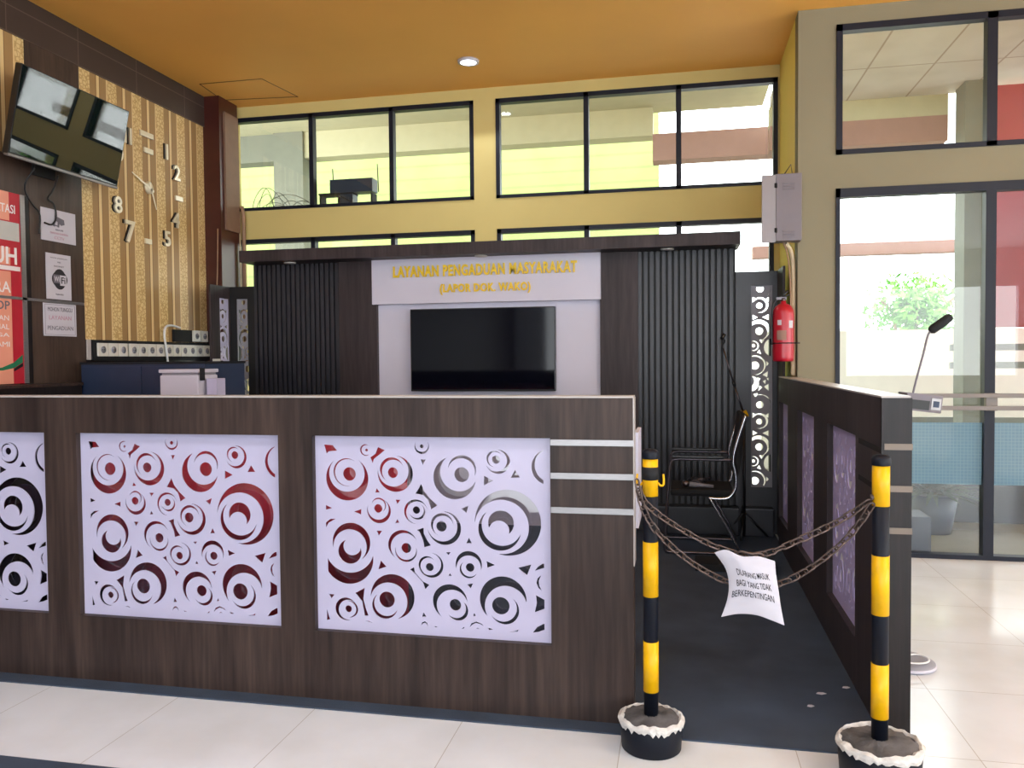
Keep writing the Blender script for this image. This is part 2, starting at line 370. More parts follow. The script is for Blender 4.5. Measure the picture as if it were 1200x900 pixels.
PAT = [('c',(132,614,89),(131,634,72)),('h',(142,632,27)),('c',(131,639,56),(136,638,53)),('c',(332,637,72),(324,648,61)),('c',(318,653,49),(324,646,46)),('h',(322,641,21)),('c',(211,729,23),(215,729,19)),('h',(215,729,6)),('c',(441,747,30),(441,752,26)),('h',(441,747,8)),('p',[(255,578),(267,562),(249,560)]),('p',[(40,505),(67,493),(40,485)]),('p',[(159,481),(190,492),(189,470)]),('p',[(331,534),(352,534),(339,517)]),('p',[(338,457),(346,443),(330,441)]),('p',[(251,408),(275,408),(261,388)]),('p',[(436,695),(456,696),(445,674)]),('p',[(82,450),(52,433),(40,413),(39,433),(58,448)]),('p',[(437,599),(449,570),(472,542),(502,516),(476,500),(464,537),(444,555),(413,560)]),('p',[(262,742),(291,730),(270,713),(246,695),(240,676),(230,700),(252,715)]),('p',[(37,749),(74,747),(92,725),(57,722),(47,712)]),('p',[(417,416),(445,426),(445,404),(459,376),(473,357),(446,349),(441,375),(427,409)]),('c',(263,487,49),(260,495,42)),('c',(263,510,30),(260,506,28)),('h',(260,497,17)),('c',(414,489,48),(419,485,44)),('c',(420,489,32),(416,494,30)),('h',(416,495,15)),('c',(146,357,79),(140,340,69)),('c',(139,319,49),(149,341,36)),('cc',(132,293,105),(137,338,104),45),('c',(359,354,60),(367,345,57)),('c',(372,331,44),(372,338,42)),('h',(373,343,20)),('c',(473,278,49),(468,283,44)),('c',(457,279,35),(463,275,33)),('h',(467,271,16)),('c',(314,146,90),(298,125,76)),('c',(282,108,53),(288,117,50)),('h',(291,133,32)),('c',(120,86,46),(129,83,40)),('c',(137,86,33),(129,85,32)),('h',(130,87,14)),('p',[(159,152),(199,175),(193,129),(203,92),(213,65),(197,62),(187,119)]),('p',[(47,144),(71,142),(58,125)]),('p',[(38,81),(51,39),(37,36)]),('p',[(268,289),(291,265),(256,252)]),('p',[(387,258),(404,268),(407,249),(439,213),(464,201),(448,182),(439,208),(412,239)]),('p',[(440,91),(451,74),(434,72)]),('p',[(199,42),(215,43),(231,36),(215,39)]),('p',[(429,36),(433,49),(445,55),(455,49),(458,34),(452,45),(445,49),(437,46)]),('p',[(483,39),(498,35),(485,33)]),('c',(570,626,84),(588,648,74)),('c',(601,660,55),(598,649,54)),('h',(599,639,29)),('c',(741,692,47),(734,696,42)),('c',(728,703,31),(733,700,29)),('h',(734,700,16)),('cc',(938,674,68),(947,680,64),-939),('hc',(938,681,21),-939),('c',(777,457,128),(753,440,103)),('c',(745,430,83),(754,445,78)),('c',(751,454,50),(743,425,39)),('c',(528,427,66),(520,434,59)),('c',(519,441,45),(523,435,41)),('h',(516,434,21)),('p',[(687,636),(723,618),(686,600)]),('p',[(807,660),(826,632),(790,631)]),('p',[(596,506),(625,519),(616,490)]),('p',[(915,568),(937,566),(937,552)]),('p',[(625,394),(636,372),(614,371)]),('c',(623,289,52),(623,275,48)),('c',(622,269,35),(627,275,34)),('h',(628,277,17)),('c',(547,138,69),(556,123,62)),('c',(578,106,41),(571,114,39)),('h',(568,127,23)),('c',(756,157,91),(767,129,82)),('c',(762,117,56),(755,126,54)),('h',(747,133,34)),('p',[(879,275),(892,292),(908,304),(938,308),(938,289),(918,289),(894,281)]),('p',[(903,259),(890,247),(885,228),(893,209),(905,200),(896,219),(894,238)]),('p',[(915,248),(938,254),(937,207),(932,209),(934,230),(929,239),(917,241)]),('p',[(883,182),(912,167),(937,161),(937,131),(912,129),(878,115),(886,151)]),('p',[(870,36),(887,59),(911,72),(938,76),(937,51),(911,48),(892,40)]),('p',[(693,305),(726,291),(696,279)]),('p',[(815,284),(866,299),(850,257),(831,270)]),('p',[(935,367),(938,340),(913,339)]),('p',[(615,210),(639,215),(630,195)]),('p',[(547,252),(556,240),(542,240)]),('p',[(532,332),(552,334),(543,322)]),('p',[(643,100),(649,88),(638,86)]),('p',[(591,34),(604,43),(601,35)]),('p',[(697,45),(717,39),(700,36)]),('p',[(778,33),(805,39),(815,45),(812,36)]),('p',[(623,40),(631,58),(651,66),(673,58),(680,49),(665,57),(648,60),(633,51)]),('p',[(648,38),(655,42),(665,39)])]
def pattern_holes():
    hs = []
    mm = lambda c: tuple(x/1000 for x in c)
    for it in PAT:
        k = it[0]
        if k == 'c': p = crescent(mm(it[1]), mm(it[2]))
        elif k == 'h': p = circle(mm(it[1]))
        elif k == 'p': p = [mm(q) for q in it[1]]
        elif k == 'cc': p = crescent(mm(it[1]), mm(it[2]))
        elif k == 'hc': p = circle(mm(it[1]))
        if not p: continue
        if k in ('cc', 'hc'):
            v = it[-1]/1000; p = clip(p, 0, abs(v), v > 0)
        for ax, val, gt in ((0, .03, True), (0, .915, False), (1, .03, True), (1, .765, False)): p = clip(p, ax, val, gt)
        if len(p) > 2: hs.append(p)
    return hs
HOLES = pattern_holes()

# ================================================================== THE SETTING
CZ = 3.725; BY = 6.85; DY = 5.83; LX = -4.2; SX = .805
struct(MB().box(-4.4, 8.2, -8.2, DY+.1, -.1, 0).box(-4.4, .95, DY+.1, 6.95, -.1, 0).build('floor', m_tile))
struct(B(-4.2, .72, 2.885, 6.85, 0, .006).build('floor_carpet', m_carpet))
struct(B(-4.2, .35, -.9, 2.325, 0, .007).build('floor_mat', m_carpet))
ce = struct(MB().box(-4.4, 8.2, 0, DY+.15, CZ, CZ+.12).box(-4.4, .95, DY+.15, 6.95, CZ, CZ+.12).build('ceiling', m_ceil))
struct(B(-4.4, 8.2, -8.2, 0, CZ, CZ+.12).build('ceiling', m_hallw))  # unseen hall half, made white for a less orange floor bounce
hp = [(-3.974, 6.197), (-3.4, 6.2), (-3.32, 6.69), (-4.02, 6.62)]
hb = MB()
for a, b in zip(hp, hp[1:]+hp[:1]): hb.tube([(a[0], a[1], CZ-.001), (b[0], b[1], CZ-.001)], .0035, 6)
hb.build('hatch_seam', m_crack, ce)
wl = struct(B(-4.4, LX, -8.2, 7.0, 0, CZ).build('wall_left', m_beam))
def pierced_wall(name, x0, x1, y0, y1, z0, z1, holes, m):
    """wall slab in XZ with rectangular holes"""
    xs = sorted({x0, x1, *[h[0] for h in holes], *[h[1] for h in holes]}); zs = sorted({z0, z1, *[h[2] for h in holes], *[h[3] for h in holes]})
    mb = MB()
    for a, b in zip(zs, zs[1:]):
        run = None
        for c, d in zip(xs, xs[1:]):
            cx, cz = (c+d)/2, (a+b)/2; hole = any(h[0] < cx < h[1] and h[2] < cz < h[3] for h in holes)
            if not hole: run = (run[0] if run else c, d)
            if (hole or d == xs[-1]) and run: mb.box(run[0], run[1], y0, y1, a, b); run = None
    return struct(mb.build(name, m))
W1 = (-4.074, -1.748, 2.765, 3.622); W2 = (-1.549, .79, 2.765, 3.622)
W3 = (-4.03, -1.745, .25, 2.50); W4 = (-1.545, .76, .25, 2.50)
pierced_wall('wall_back', -4.4, .95, BY, 7.0, 0, CZ, [W1, W2, W3, W4], m_cream)
W5 = (1.05, 4.95, 2.735, 3.605); D1 = (1.05, 4.95, 0, 2.505)
pierced_wall('wall_door', SX, 8.2, DY, DY+.15, 0, CZ, [W5, D1], m_beige)
struct(B(SX, SX+.15, DY+.15, BY, 0, CZ).build('wall_side', m_yellow))
# unseen part of the hall behind the camera, with its own big openings
pierced_wall('wall_rear', -4.4, 8.2, -8.2, -8.05, 0, CZ, [(-3.4, -.4, .0, 2.9), (.2, 3.2, .0, 2.9), (3.8, 7.4, .9, 2.9)], m_hallw)
mb = MB()
for y0, y1, z0, z1 in ((-8.05, -6.5, 0, CZ), (-6.5, 4.6, 0, .7), (-6.5, 4.6, 3.2, CZ), (-2.6, -2.2, .7, 3.2), (1.2, 1.5, .7, 3.2), (4.6, DY, 0, CZ)): mb.box(8.05, 8.2, y0, y1, z0, z1)
struct(mb.build('wall_right', m_cream))

def window(n, W, y, muls, fw=.035, dep=.06, lite=True, skip_bottom=False, name='window'):
    x0, x1, z0, z1 = W; r = sroot('%s_%d' % (name, n), ((x0+x1)/2, y, z0))
    mb = MB()
    mb.box(x0, x1, y-.012, y+dep, z1-fw*1.1, z1); mb.box(x0, x1, y-.012, y+dep, z0, z0+fw*.8)
    mb.box(x0, x0+fw, y-.012, y+dep, z0, z1); mb.box(x1-fw, x1, y-.012, y+dep, z0, z1)
    for a, b in muls: mb.box(a, b, y-.012, y+dep, z0+.002, z1-.002)
    mb.build('frame', m_frame, r)
    edges = [x0+fw]+[v for ab in muls for v in ab]+[x1-fw]
    for a, b in zip(edges[::2], edges[1::2]):
        B(a-.003, b+.003, y+.028, y+.034, z0+fw*.7, z1-fw).build('glass_pane', m_glass, r)
    return r
window(1, W1, BY, [(-3.295, -3.255), (-2.525, -2.485)])
window(2, W2, BY, [(-.785, -.743), (-.018, .026)])
window(3, W3, BY, [(-3.29, -3.25), (-2.52, -2.48)])
window(4, W4, BY, [(-.785, -.743), (-.018, .026)])
window(5, W5, DY, [(1.978, 2.04), (2.97, 3.03), (3.96, 4.02)], fw=.04)
# glass door front
x0, x1, z0, z1 = D1; r = sroot('door_1', (3, DY, 0)); mb = MB()
mb.box(x0, x1, DY-.012, DY+.06, z1-.06, z1); mb.box(x0, x1, DY-.012, DY+.06, 0, .03)
mb.box(x0, x0+.028, DY-.012, DY+.06, 0, z1); mb.box(x1-.028, x1, DY-.012, DY+.06, 0, z1)
for a, b in ((1.978, 2.042), (2.97, 3.03), (3.96, 4.02)): mb.box(a, b, DY-.012, DY+.06, .03, z1-.06)
mb.build('door_frame', m_frame, r)
for a, b in ((1.078, 1.978), (2.042, 2.97), (3.03, 3.96), (4.02, 4.922)):
    B(a-.003, b+.003, DY+.028, DY+.034, .025, z1-.055).build('glass_pane', m_glass, r)
    B(a, b, DY+.022, DY+.027, .50, .915).build('frosted_band', m_frost, r)
for z in (1.10, 1.018): B(1.38, 4.9, DY-.075, DY-.05, z-.014, z+.014, .004).build('push_rail', m_railg, r)
for x in (1.45, 2.01, 3.0, 3.99, 4.85): B(x-.035, x+.035, DY-.052, DY-.012, 1.0, 1.115, .004).build('rail_bracket', m_railg, r)

# brown boards on the left wall
struct(B(LX, -4.13, -2.0, 6.52, 3.46, CZ).build('trim_1', m_hdr))            # header along the ceiling
struct(B(LX, -4.135, 4.50, 4.975, 0, 3.46).build('trim_2', m_beam))           # board column
struct(B(LX, -4.13, -2.0, 4.50, 2.45, 2.69).build('trim_3', m_beam))        # band above the banner
struct(B(LX, -4.14, 4.975, 6.52, 0, 1.535).build('trim_4', m_wooddk))
struct(B(LX, -4.138, 4.455, 4.50, 0, 2.45).build('trim_5', m_wooddk))
struct(B(LX, -3.985, 6.50, 6.80, 0, CZ).build('trim_6', m_maroon))          # corner pilaster
struct(B(-3.985, -3.965, 6.56, 6.78, 2.55, 3.6).build('trim_7', m_pilb))
struct(B(LX, -4.145, 4.975, 6.50, 1.535, 3.46).build('trim_8', m_wallp))    # gold striped wallpaper
struct(B(LX, -4.145, -2.0, 4.50, 2.69, 3.46).build('trim_9', m_wallp))
struct(B(-4.138, -4.128, 3.2, 4.965, 1.776, 1.794).build('trim_10', m_silver))

# ================================================================== COUNTER
YC = 2.965
PX = [(-3.628, -2.683), (-2.525, -1.585), (-1.436, -.474)]
ct = thing('reception_counter', (-2.1, YC+.05, 0), 'long dark brown wooden reception counter with white circle-cut panels across the front', 'counter')
mb = MB(); yb = YC+.1
mb.box(-4.13, -.165, YC, yb, 0.0, .283); mb.box(-4.13, -.165, YC, yb, 1.07, 1.222)
for a, b in ((-4.13, -3.628), (-2.683, -2.525), (-1.585, -1.436), (-.474, -.165)): mb.box(a, b, YC, yb, .283, 1.07)
mb.build('counter_body', m_wood, ct)
B(-4.13, -.163, YC-.003, yb+.003, 1.222, 1.228).build('top_edge', m_edge, ct)
B(-.165, -.161, YC, yb, .60, 1.222).build('edge_band', m_edge, ct)
for a, b in PX:
    s = (b-a)/.962 if b-a < .95 else 1.0; s = (b-a)/.945
    hs = [[(u*s, v) for u, v in h] for h in HOLES]
    me = poly_sheet_mesh([(0, 0), (b-a, 0), (b-a, .787), (0, .787)], hs, .005)
    me.transform(Matrix.Translation((a, YC+.030, .283)) @ M_FRONT)
    link('circle_cut_panel', me, m_white, ct, 'white panel cut with rings and crescents')
    B(a, b, YC+.062, YC+.066, .283, 1.07).build('acrylic_backing', m_glassback, ct)
for z in (1.054, .929, .800): B(-.472, -.162, YC-.005, YC, z-.010, z+.012).build('silver_strip', m_silver, ct)
B(-.166, -.151, yb+.003, 3.31, .72, 1.085).build('side_board', m_wpanel, ct, 'pale grey side board')

# ================================================================== PARTITION
pt = thing('side_partition', (.755, 4.7, 0), 'dark brown low partition on the right with narrow ring panels tinted lilac for shade, running back to the wall', 'partition')
mb = MB(); xa, xb = .706, .806; ya, yz = 3.055, 5.80
ops = [(3.48, 4.12), (4.51, 5.11), (5.32, 5.72)]
ops = [(3.48, 4.12), (4.51, 5.11), (5.56, 6.02)]; yz = 6.04
mb.box(xa, xb, ya, yz, 0, .212); mb.box(xa, xb, ya, yz, 1.045, 1.219)
cur = ya
for a, b in ops: mb.box(xa, xb, cur, a, .212, 1.045); cur = b
mb.box(xa, xb, cur, yz, .212, 1.045)
mb.build('partition_body', m_woodgrey, pt)
B(xa-.002, xb-.004, ya-.002, yz, 1.219, 1.226).build('top_edge', m_edge, pt)  # pale top paints the light reflected off the glossy partition
B(xa, xb+.001, ya-.003, ya+.012, .006, 1.219).build('end_dark_layer', m_wooddk, pt)  # thin layer added to paint the end face darker than the body
for a, b in ops:
    hs = [[(u*(b-a)/.945, v*.833/.787) for u, v in h] for h in HOLES]
    me = poly_sheet_mesh([(0, 0), (b-a, 0), (b-a, .833), (0, .833)], hs, .004)
    # facing -X : local x -> -Y , local y -> Z
    MM = Matrix(((0, 0, -1, 0), (-1, 0, 0, 0), (0, 1, 0, 0), (0, 0, 0, 1)))
    me.transform(Matrix.Translation((xa+.030, b, .212)) @ MM)
    link('circle_cut_panel', me, m_shadesheet, pt, 'narrow panel cut with rings, tinted lilac for shade')
    B(xa+.0325, xa+.037, a, b, .212, 1.045).build('highlight_backing', m_padded, pt)  # added white layer that paints the lit edges of the cuts
for z in (1.045, .895, .745):
    B(xa+.01, xb+.003, ya-.005, ya, z-.011, z+.011).build('silver_strip', m_stripbr, pt)
for z in (1.03, .885): B(xa-.001, xa+.002, ya+.01, 3.42, z-.010, z+.010).build('groove', m_blackm, pt)

# ================================================================== DECOR WALL
dw = thing('feature_wall', (-1.55, 6.42, 0), 'dark slatted feature wall with white centre panel, brown columns and projecting canopy', 'wall unit')
def slats(x0, x1, n, z1):
    mb = MB(); p = (x1-x0)/n
    for i in range(n): mb.box(x0+i*p, x0+i*p+p*.6, 6.395, 6.42, 0.006, z1)
    s = mb.build('slat_panel', m_slat, dw); B(x0, x1, 6.42, 6.45, .006, z1).build('slat_backing', m_slatback, dw)
slats(-3.619, -2.815, 18, 2.2); slats(-.312, .43, 16, 2.2)
for a, b in ((-2.815, -2.477), (-.608, -.312)): B(a, b, 6.36, 6.45, .006, 2.2).build('brown_column', m_woodgrey, dw)
B(-2.477, -.608, 6.40, 6.45, .006, 1.836).build('white_panel', m_wpanel, dw)
B(-2.505, -.600, 6.33, 6.45, 1.832, 2.2).build('sign_panel', m_wpanel, dw)
cn = B(-3.611, .449, 6.15, 6.5, 2.2, 2.295).build('canopy', m_woodgrey, dw)
for x in (-3.21, -1.55, -.084): MB().lathe([(0, 0), (.05, 0), (.05, .008), (0, .008)], (x, 6.27, 2.191), seg=24).build('canopy_downlight', m_lampoff, cn)
# wings with ring grille
G = []
def gpoly(raw): return [((u-70)/135*.15, v) for u, v in raw]
def grille_holes(w, h):
    hs = []; K = 1.549/ (571-336.5)   # metres per photo pixel
    SZ = .1446
    base = [('h', 130, 140, 28), ('c', 135, 135, 78, 132, 138, 48), ('h', 125, 275, 23), ('c', 130, 270, 62, 121, 275, 42), ('h', 125, 480, 29), ('c', 122, 470, 82, 116, 486, 53),
            ('h', 80, 595, 14), ('c', 82, 597, 40, 76, 596, 25), ('h', 235, 610, 76), ('h', 92, 755, 32), ('c', 95, 752, 78, 88, 756, 50), ('c', 60, 900, 62, 40, 880, 48),
            ('p', (75, 205), (107, 222), (75, 245)), ('p', (162, 232), (198, 205), (198, 245)), ('p', (76, 348), (112, 368), (76, 388)), ('p', (148, 368), (198, 345), (198, 392)),
            ('p', (125, 548), (165, 545), (142, 578)), ('p', (125, 625), (142, 665), (108, 652)), ('p', (178, 720), (198, 740), (180, 760)), ('p', (150, 830), (190, 800), (185, 850)), ('p', (110, 850), (135, 860), (112, 895)),
            ('p', (150, 880), (175, 870), (170, 905)), ('p', (180, 860), (198, 850), (198, 880)), ('p', (125, 915), (150, 930), (118, 960)), ('p', (160, 925), (198, 900), (198, 960)), ('p', (80, 985), (115, 975), (100, 1010))]
    for rep in (0, 1):
        off = rep*134.6/SZ
        for it in base:
            if it[0] == 'h': p = circle((it[1], it[2]+off, it[3]), 22)
            elif it[0] == 'c': p = crescent((it[1], it[2]+off, it[3]), (it[4], it[5]+off, it[6]))
            else: p = [(u, v+off) for u, v in it[1:]]
            if not p: continue
            q = [((u-62)*.1446*K*1.03, h-((v*SZ+320)-336.5)*K) for u, v in p]
            for ax, val, gt in ((0, .010, True), (0, w-.010, False), (1, .012, True), (1, h-.012, False)): q = clip(q, ax, val, gt)
            if len(q) > 2: hs.append(q)
    return hs
GH = grille_holes(.157, 1.549)
def wing(x0, x1, gx0, gx1, flip):
    w = gx1-gx0
    MB().box(x0, gx0, 6.395, 6.45, .006, 2.02).box(gx1, x1, 6.395, 6.45, .006, 2.02).box(gx0, gx1, 6.395, 6.45, .006, .364).box(gx0, gx1, 6.395, 6.45, 1.913, 2.02).build('wing_frame', m_slatback if flip else m_slat, dw)
    hs = [[((w-u*w/.157) if flip else u*w/.157, v) for u, v in h] for h in GH]
    me = poly_sheet_mesh([(0, 0), (w, 0), (w, 1.549), (0, 1.549)], hs, .006)
    me.transform(Matrix.Translation((gx0, 6.41, .364)) @ M_FRONT)
    link('ring_grille', me, m_printg, dw, 'grey backlit grille of rings')
wing(.43, .752, .543, .70, False); wing(-3.87, -3.619, -3.792, -3.684, True)
B(.735, .752, 6.06, 6.395, .006, 2.02).build('wing_return', m_woodgrey, dw)
mb = MB(); mb.box(-3.87, -3.853, 6.10, 6.235, .006, 2.02); mb.box(-3.87, -3.853, 6.375, 6.395, .006, 2.02); mb.box(-3.87, -3.853, 6.235, 6.375, .006, .364); mb.box(-3.87, -3.853, 6.235, 6.375, 1.913, 2.02)
mb.build('wing_return', m_woodgrey, dw)
hs = [[(u*.14/.157, v) for u, v in h] for h in GH]
me = poly_sheet_mesh([(0, 0), (.14, 0), (.14, 1.549), (0, 1.549)], hs, .006); me.transform(Matrix.Translation((-3.860, 6.235, .364)) @ M_LEFTW)
link('ring_grille', me, m_white, dw, 'white ring grille facing the counter')
def fit_text(name, txt, x0, x1, z0, z1, y, m, parent, bold=.03, ex=.008, sp=1.12):
    me = text_mesh(txt, 1, ex*8, offset=bold, space=sp); xs = [v.co.x for v in me.vertices]; ys = [v.co.y for v in me.vertices]
    sx = (x1-x0)/(max(xs)-min(xs)); sy = (z1-z0)/(max(ys)-min(ys))
    me.transform(Matrix.Diagonal((sx, sy, 1/8, 1)) @ Matrix.Translation((-min(xs), -min(ys), 0)))
    me.transform(Matrix.Translation((x0, y, z0)) @ M_FRONT); return link(name, me, m, parent)
sg = thing('wall_sign', (-1.54, 6.322, 1.9), 'raised yellow lettering LAYANAN PENGADUAN MASYARAKAT (LAPOR DOK. WAKO) on the white sign panel', 'sign')
fit_text('upper_lettering', 'LAYANAN PENGADUAN MASYARAKAT', -2.312, -.783, 2.048, 2.142, 6.322, m_gold, sg)
fit_text('lower_lettering', '(LAPOR DOK. WAKO)', -1.912, -1.158, 1.896, 1.985, 6.322, m_gold, sg)
tv = thing('wall_television', (-1.57, 6.35, 1.1), 'large flat black television on the white centre panel under the yellow lettering', 'television')
B(-2.172, -.962, 6.325, 6.375, 1.108, 1.786, .006).build('housing', m_black, tv)
B(-2.163, -.971, 6.3235, 6.3255, 1.122, 1.778).build('screen', m_screen, tv)
B(-1.85, -1.28, 6.375, 6.40, 1.2, 1.65).build('wall_mount', m_blackm, tv)

# ================================================================== TILTED TELEVISION
cen = Vector((-3.891, 4.622, 2.893)); RM = (Matrix.Rotation(-.031, 4, 'Z') @ Matrix.Rotation(.206, 4, 'Y') @ Matrix.Rotation(-.016, 4, 'X'))
t2 = thing('tilted_television', (-3.9, 4.62, 2.6), 'black television with silver bottom edge, tilted down from a bracket high on the left wall', 'television')
def tb(x0, x1, y0, y1, z0, z1, bev=0):
    m_ = B(x0, x1, y0, y1, z0, z1, bev); bmesh.ops.transform(m_.bm, matrix=Matrix.Translation(cen) @ RM, verts=m_.bm.verts); return m_
tb(-.045, 0, -.465, .465, -.274, .274, .006).build('housing', m_black, t2)
tb(0, .002, -.457, .457, -.258, .267).build('screen', m_screen2, t2)
tb(-.03, .006, -.465, .465, -.282, -.266, .003).build('bottom_bezel', m_silver, t2)
mb = MB(); mb.box(-4.135, -4.115, 4.53, 4.71, 2.6, 3.1); mb.tube([(-4.12, 4.62, 2.95), (-3.93, 4.62, 2.95)], .018); mb.tube([(-4.12, 4.62, 2.72), (-3.95, 4.62, 2.80)], .018)
mb.build('wall_bracket', m_blackm, t2)
cb = MB().tube([(-4.04, 4.45, 2.62), (-4.11, 4.42, 2.5), (-4.115, 4.50, 2.40), (-4.12, 4.58, 2.36), (-4.12, 4.56, 2.22)], .006, 8, 2)
o = cb.build('cable', m_cable); tag(o, 'thin black cable hanging from the left end of the tilted television', 'cable')
cb = MB().tube([(-4.05, 4.66, 2.62), (-4.11, 4.68, 2.52), (-4.112, 4.62, 2.455), (-4.112, 4.69, 2.45), (-4.112, 4.71, 2.35), (-4.112, 4.67, 2.29), (-4.112, 4.60, 2.30)], .006, 8, 2)
o = cb.build('cable', m_cable); tag(o, 'black cable looping down from the tilted television over the camera notice', 'cable')

# ================================================================== WALL CLOCK
ck = thing('wall_clock', (-4.143, 5.72, 2.3), 'large frameless stick-on clock with silver numerals, each with a black shadow copy, on the gold striped wallpaper', 'clock')
def lw_text(name, txt, y, z, hgt, m, parent, x=-4.128, ex=.006, bold=.015, wid=None):
    me = text_mesh(txt, 1, ex*8, offset=bold); xs = [v.co.x for v in me.vertices]; ys = [v.co.y for v in me.vertices]
    s = hgt/(max(ys)-min(ys)); sx = wid/(max(xs)-min(xs)) if wid else s
    me.transform(Matrix.Diagonal((sx, s, 1/8, 1)) @ Matrix.Translation((-(min(xs)+max(xs))/2, -(min(ys)+max(ys))/2, 0)))
    me.transform(Matrix.Translation((x, y, z)) @ M_LEFTW); return link(name, me, m, parent)
m_num = mat('clock_mirror_silver', (232, 220, 196), .3, .35)
for t, y, z in (('1', 5.949, 3.101), ('2', 6.081, 2.956), ('4', 6.055, 2.559), ('5', 5.934, 2.385), ('7', 5.475, 2.372), ('8', 5.344, 2.556), ('1', 5.44, 3.107), ('1', 5.50, 3.107), ('1', 5.30, 2.95), ('0', 5.37, 2.95)):
    lw_text('numeral', t, y, z, .125 if t != '7' else .17, m_num, ck, x=-4.132, wid=(.13 if len(t) == 2 else None), ex=.009)
    lw_text('numeral_shadow_edge', t, y-.014, z+.002, .127 if t != '7' else .172, m_black, ck, x=-4.140, wid=(.13 if len(t) == 2 else None), ex=.004)  # black offset copy drawn as the shadow of the numeral
for y, z, w in ((5.702, 3.175, .16), (5.719, 3.051, .11), (6.108, 2.747, .10), (5.693, 2.33, .08)):
    B(-4.143, -4.128, y-w/2, y+w/2, z-.02, z+.02, .003).build('hour_bar', m_num, ck)
MB().lathe([(0, 0), (.05, 0), (.05, .012), (.042, .018), (0, .02)], (-4.145, 5.72, 2.761), (1, 0, 0)).build('clock_hub', m_num, ck)
for a, b, nme in (((5.76, 2.735), (5.498, 2.835), 'minute_hand'), ((5.71, 2.80), (5.787, 2.597), 'hour_hand')):
    d = Vector((0, b[0]-a[0], b[1]-a[1])); n = Vector((0, -d.z, d.y)).normalized()*.010; A = Vector((-4.122, a[0], a[1])); Bv = Vector((-4.122, b[0], b[1]))
    mb = MB(); pts = [A+n, A-n, Bv-n*.35, Bv+n*.35]; mb.prism([(p.y, p.z) for p in pts], lambda u, v, dd: (-4.122+dd, u, v), 0, .003); mb.build(nme, m_num, ck)

# ================================================================== NOTICES ON THE LEFT WALL
XN = -4.128
def notice(name, y0, y1, z0, z1, label):
    t = thing(name, (XN, (y0+y1)/2, z0), label, 'notice'); B(XN-.005, XN, y0, y1, z0, z1).build('sheet', m_paper, t); return t
n1 = notice('camera_notice', 4.588, 4.898, 2.19, 2.405, 'white paper with a grey surveillance camera drawing, topmost of three on the brown column')
mb = MB(); cy, cz = 4.745, 2.335; f3 = lambda u, v, d: (XN+.0005+d, cy+u, cz+v)
mb.prism([(-.035, .03), (.045, .012), (.05, -.02), (.02, -.03), (-.03, .0)], f3, 0, .001); mb.prism([(-.012, -.008), (.004, -.012), (.0, -.045), (-.014, -.045)], f3, 0, .001)
mb.prism([(-.055, -.015), (-.038, -.022), (-.038, -.045), (-.055, -.04)], f3, 0, .001); mb.prism([(-.04, -.03), (-.005, -.034), (-.005, -.042), (-.04, -.038)], f3, 0, .001)
mb.build('camera_icon', m_inkg, n1)
lw_text('printed_line', 'AREA INI', 4.745, 2.272, .012, m_inkg, n1, x=XN+.001, ex=.0004, bold=.0)
lw_text('printed_line', 'DIAWASI KAMERA', 4.745, 2.247, .014, m_inkp, n1, x=XN+.001, ex=.0004, bold=0, wid=.16)
lw_text('printed_line', 'CCTV', 4.745, 2.217, .020, m_inkp, n1, x=XN+.001, ex=.0004, bold=0, wid=.09)
n2 = notice('wifi_notice', 4.622, 4.843, 1.800, 2.108, 'white paper with the black and white WiFi emblem, middle of three on the brown column')
mb = MB(); cy, cz = 4.738, 1.938; f3 = lambda u, v, d: (XN+.0005+d, cy+u, cz+v)
mb.prism([(.062*math.cos(a*PI/18)*(1+.12*abs(math.cos(a*PI/9))), .062*math.sin(a*PI/18)*(1+.12*abs(math.cos(a*PI/9)))) for a in range(36)], f3, 0, .0008)
ed_ = mb.build('emblem_disc', m_ink, n2)
B(XN+.0013, XN+.002, cy-.058, cy+.0, cz-.028, cz+.03, 0).build('emblem_left_half', m_inkg, ed_)
B(XN+.0013, XN+.002, cy+.002, cy+.058, cz-.042, cz+.028, 0).build('emblem_right_half', m_paper, ed_)
lw_text('emblem_letters', 'Wi', cy-.028, cz, .036, m_paper, ed_, x=XN+.0025, ex=.0004, wid=.046); lw_text('emblem_letters', 'Fi', cy+.030, cz-.006, .044, m_ink, ed_, x=XN+.0025, ex=.0004, wid=.036)
for s_, z, w in (('NAMA JARINGAN', 2.078, .15), ('WIFI', 2.052, .03), ('INTERNET', 2.024, .09), ('PASSWORD', 1.835, .07)): lw_text('printed_line', s_, 4.735, z, .010, m_inkg, n2, x=XN+.001, ex=.0004, bold=0, wid=w)
n3 = notice('service_notice', 4.588, 4.882, 1.552, 1.772, 'white paper with three lines of large faint capitals, lowest of three on the brown column')
for s_, z, w, m_ in (('MOHON TUNGGU', 1.732, .22, m_inkg), ('LAYANAN', 1.676, .20, m_inkp), ('PENGADUAN', 1.606, .23, m_inkg)): lw_text('printed_line', s_, 4.735, z, .028, m_, n3, x=XN+.001, ex=.0004, bold=0, wid=w)
MB().box(XN, XN+.001, 4.60, 4.87, 1.560, 1.562).box(XN, XN+.001, 4.60, 4.87, 1.762, 1.764).box(XN, XN+.001, 4.60, 4.602, 1.56, 1.764).box(XN, XN+.001, 4.868, 4.87, 1.56, 1.764).build('border_line', m_inkg, n3)
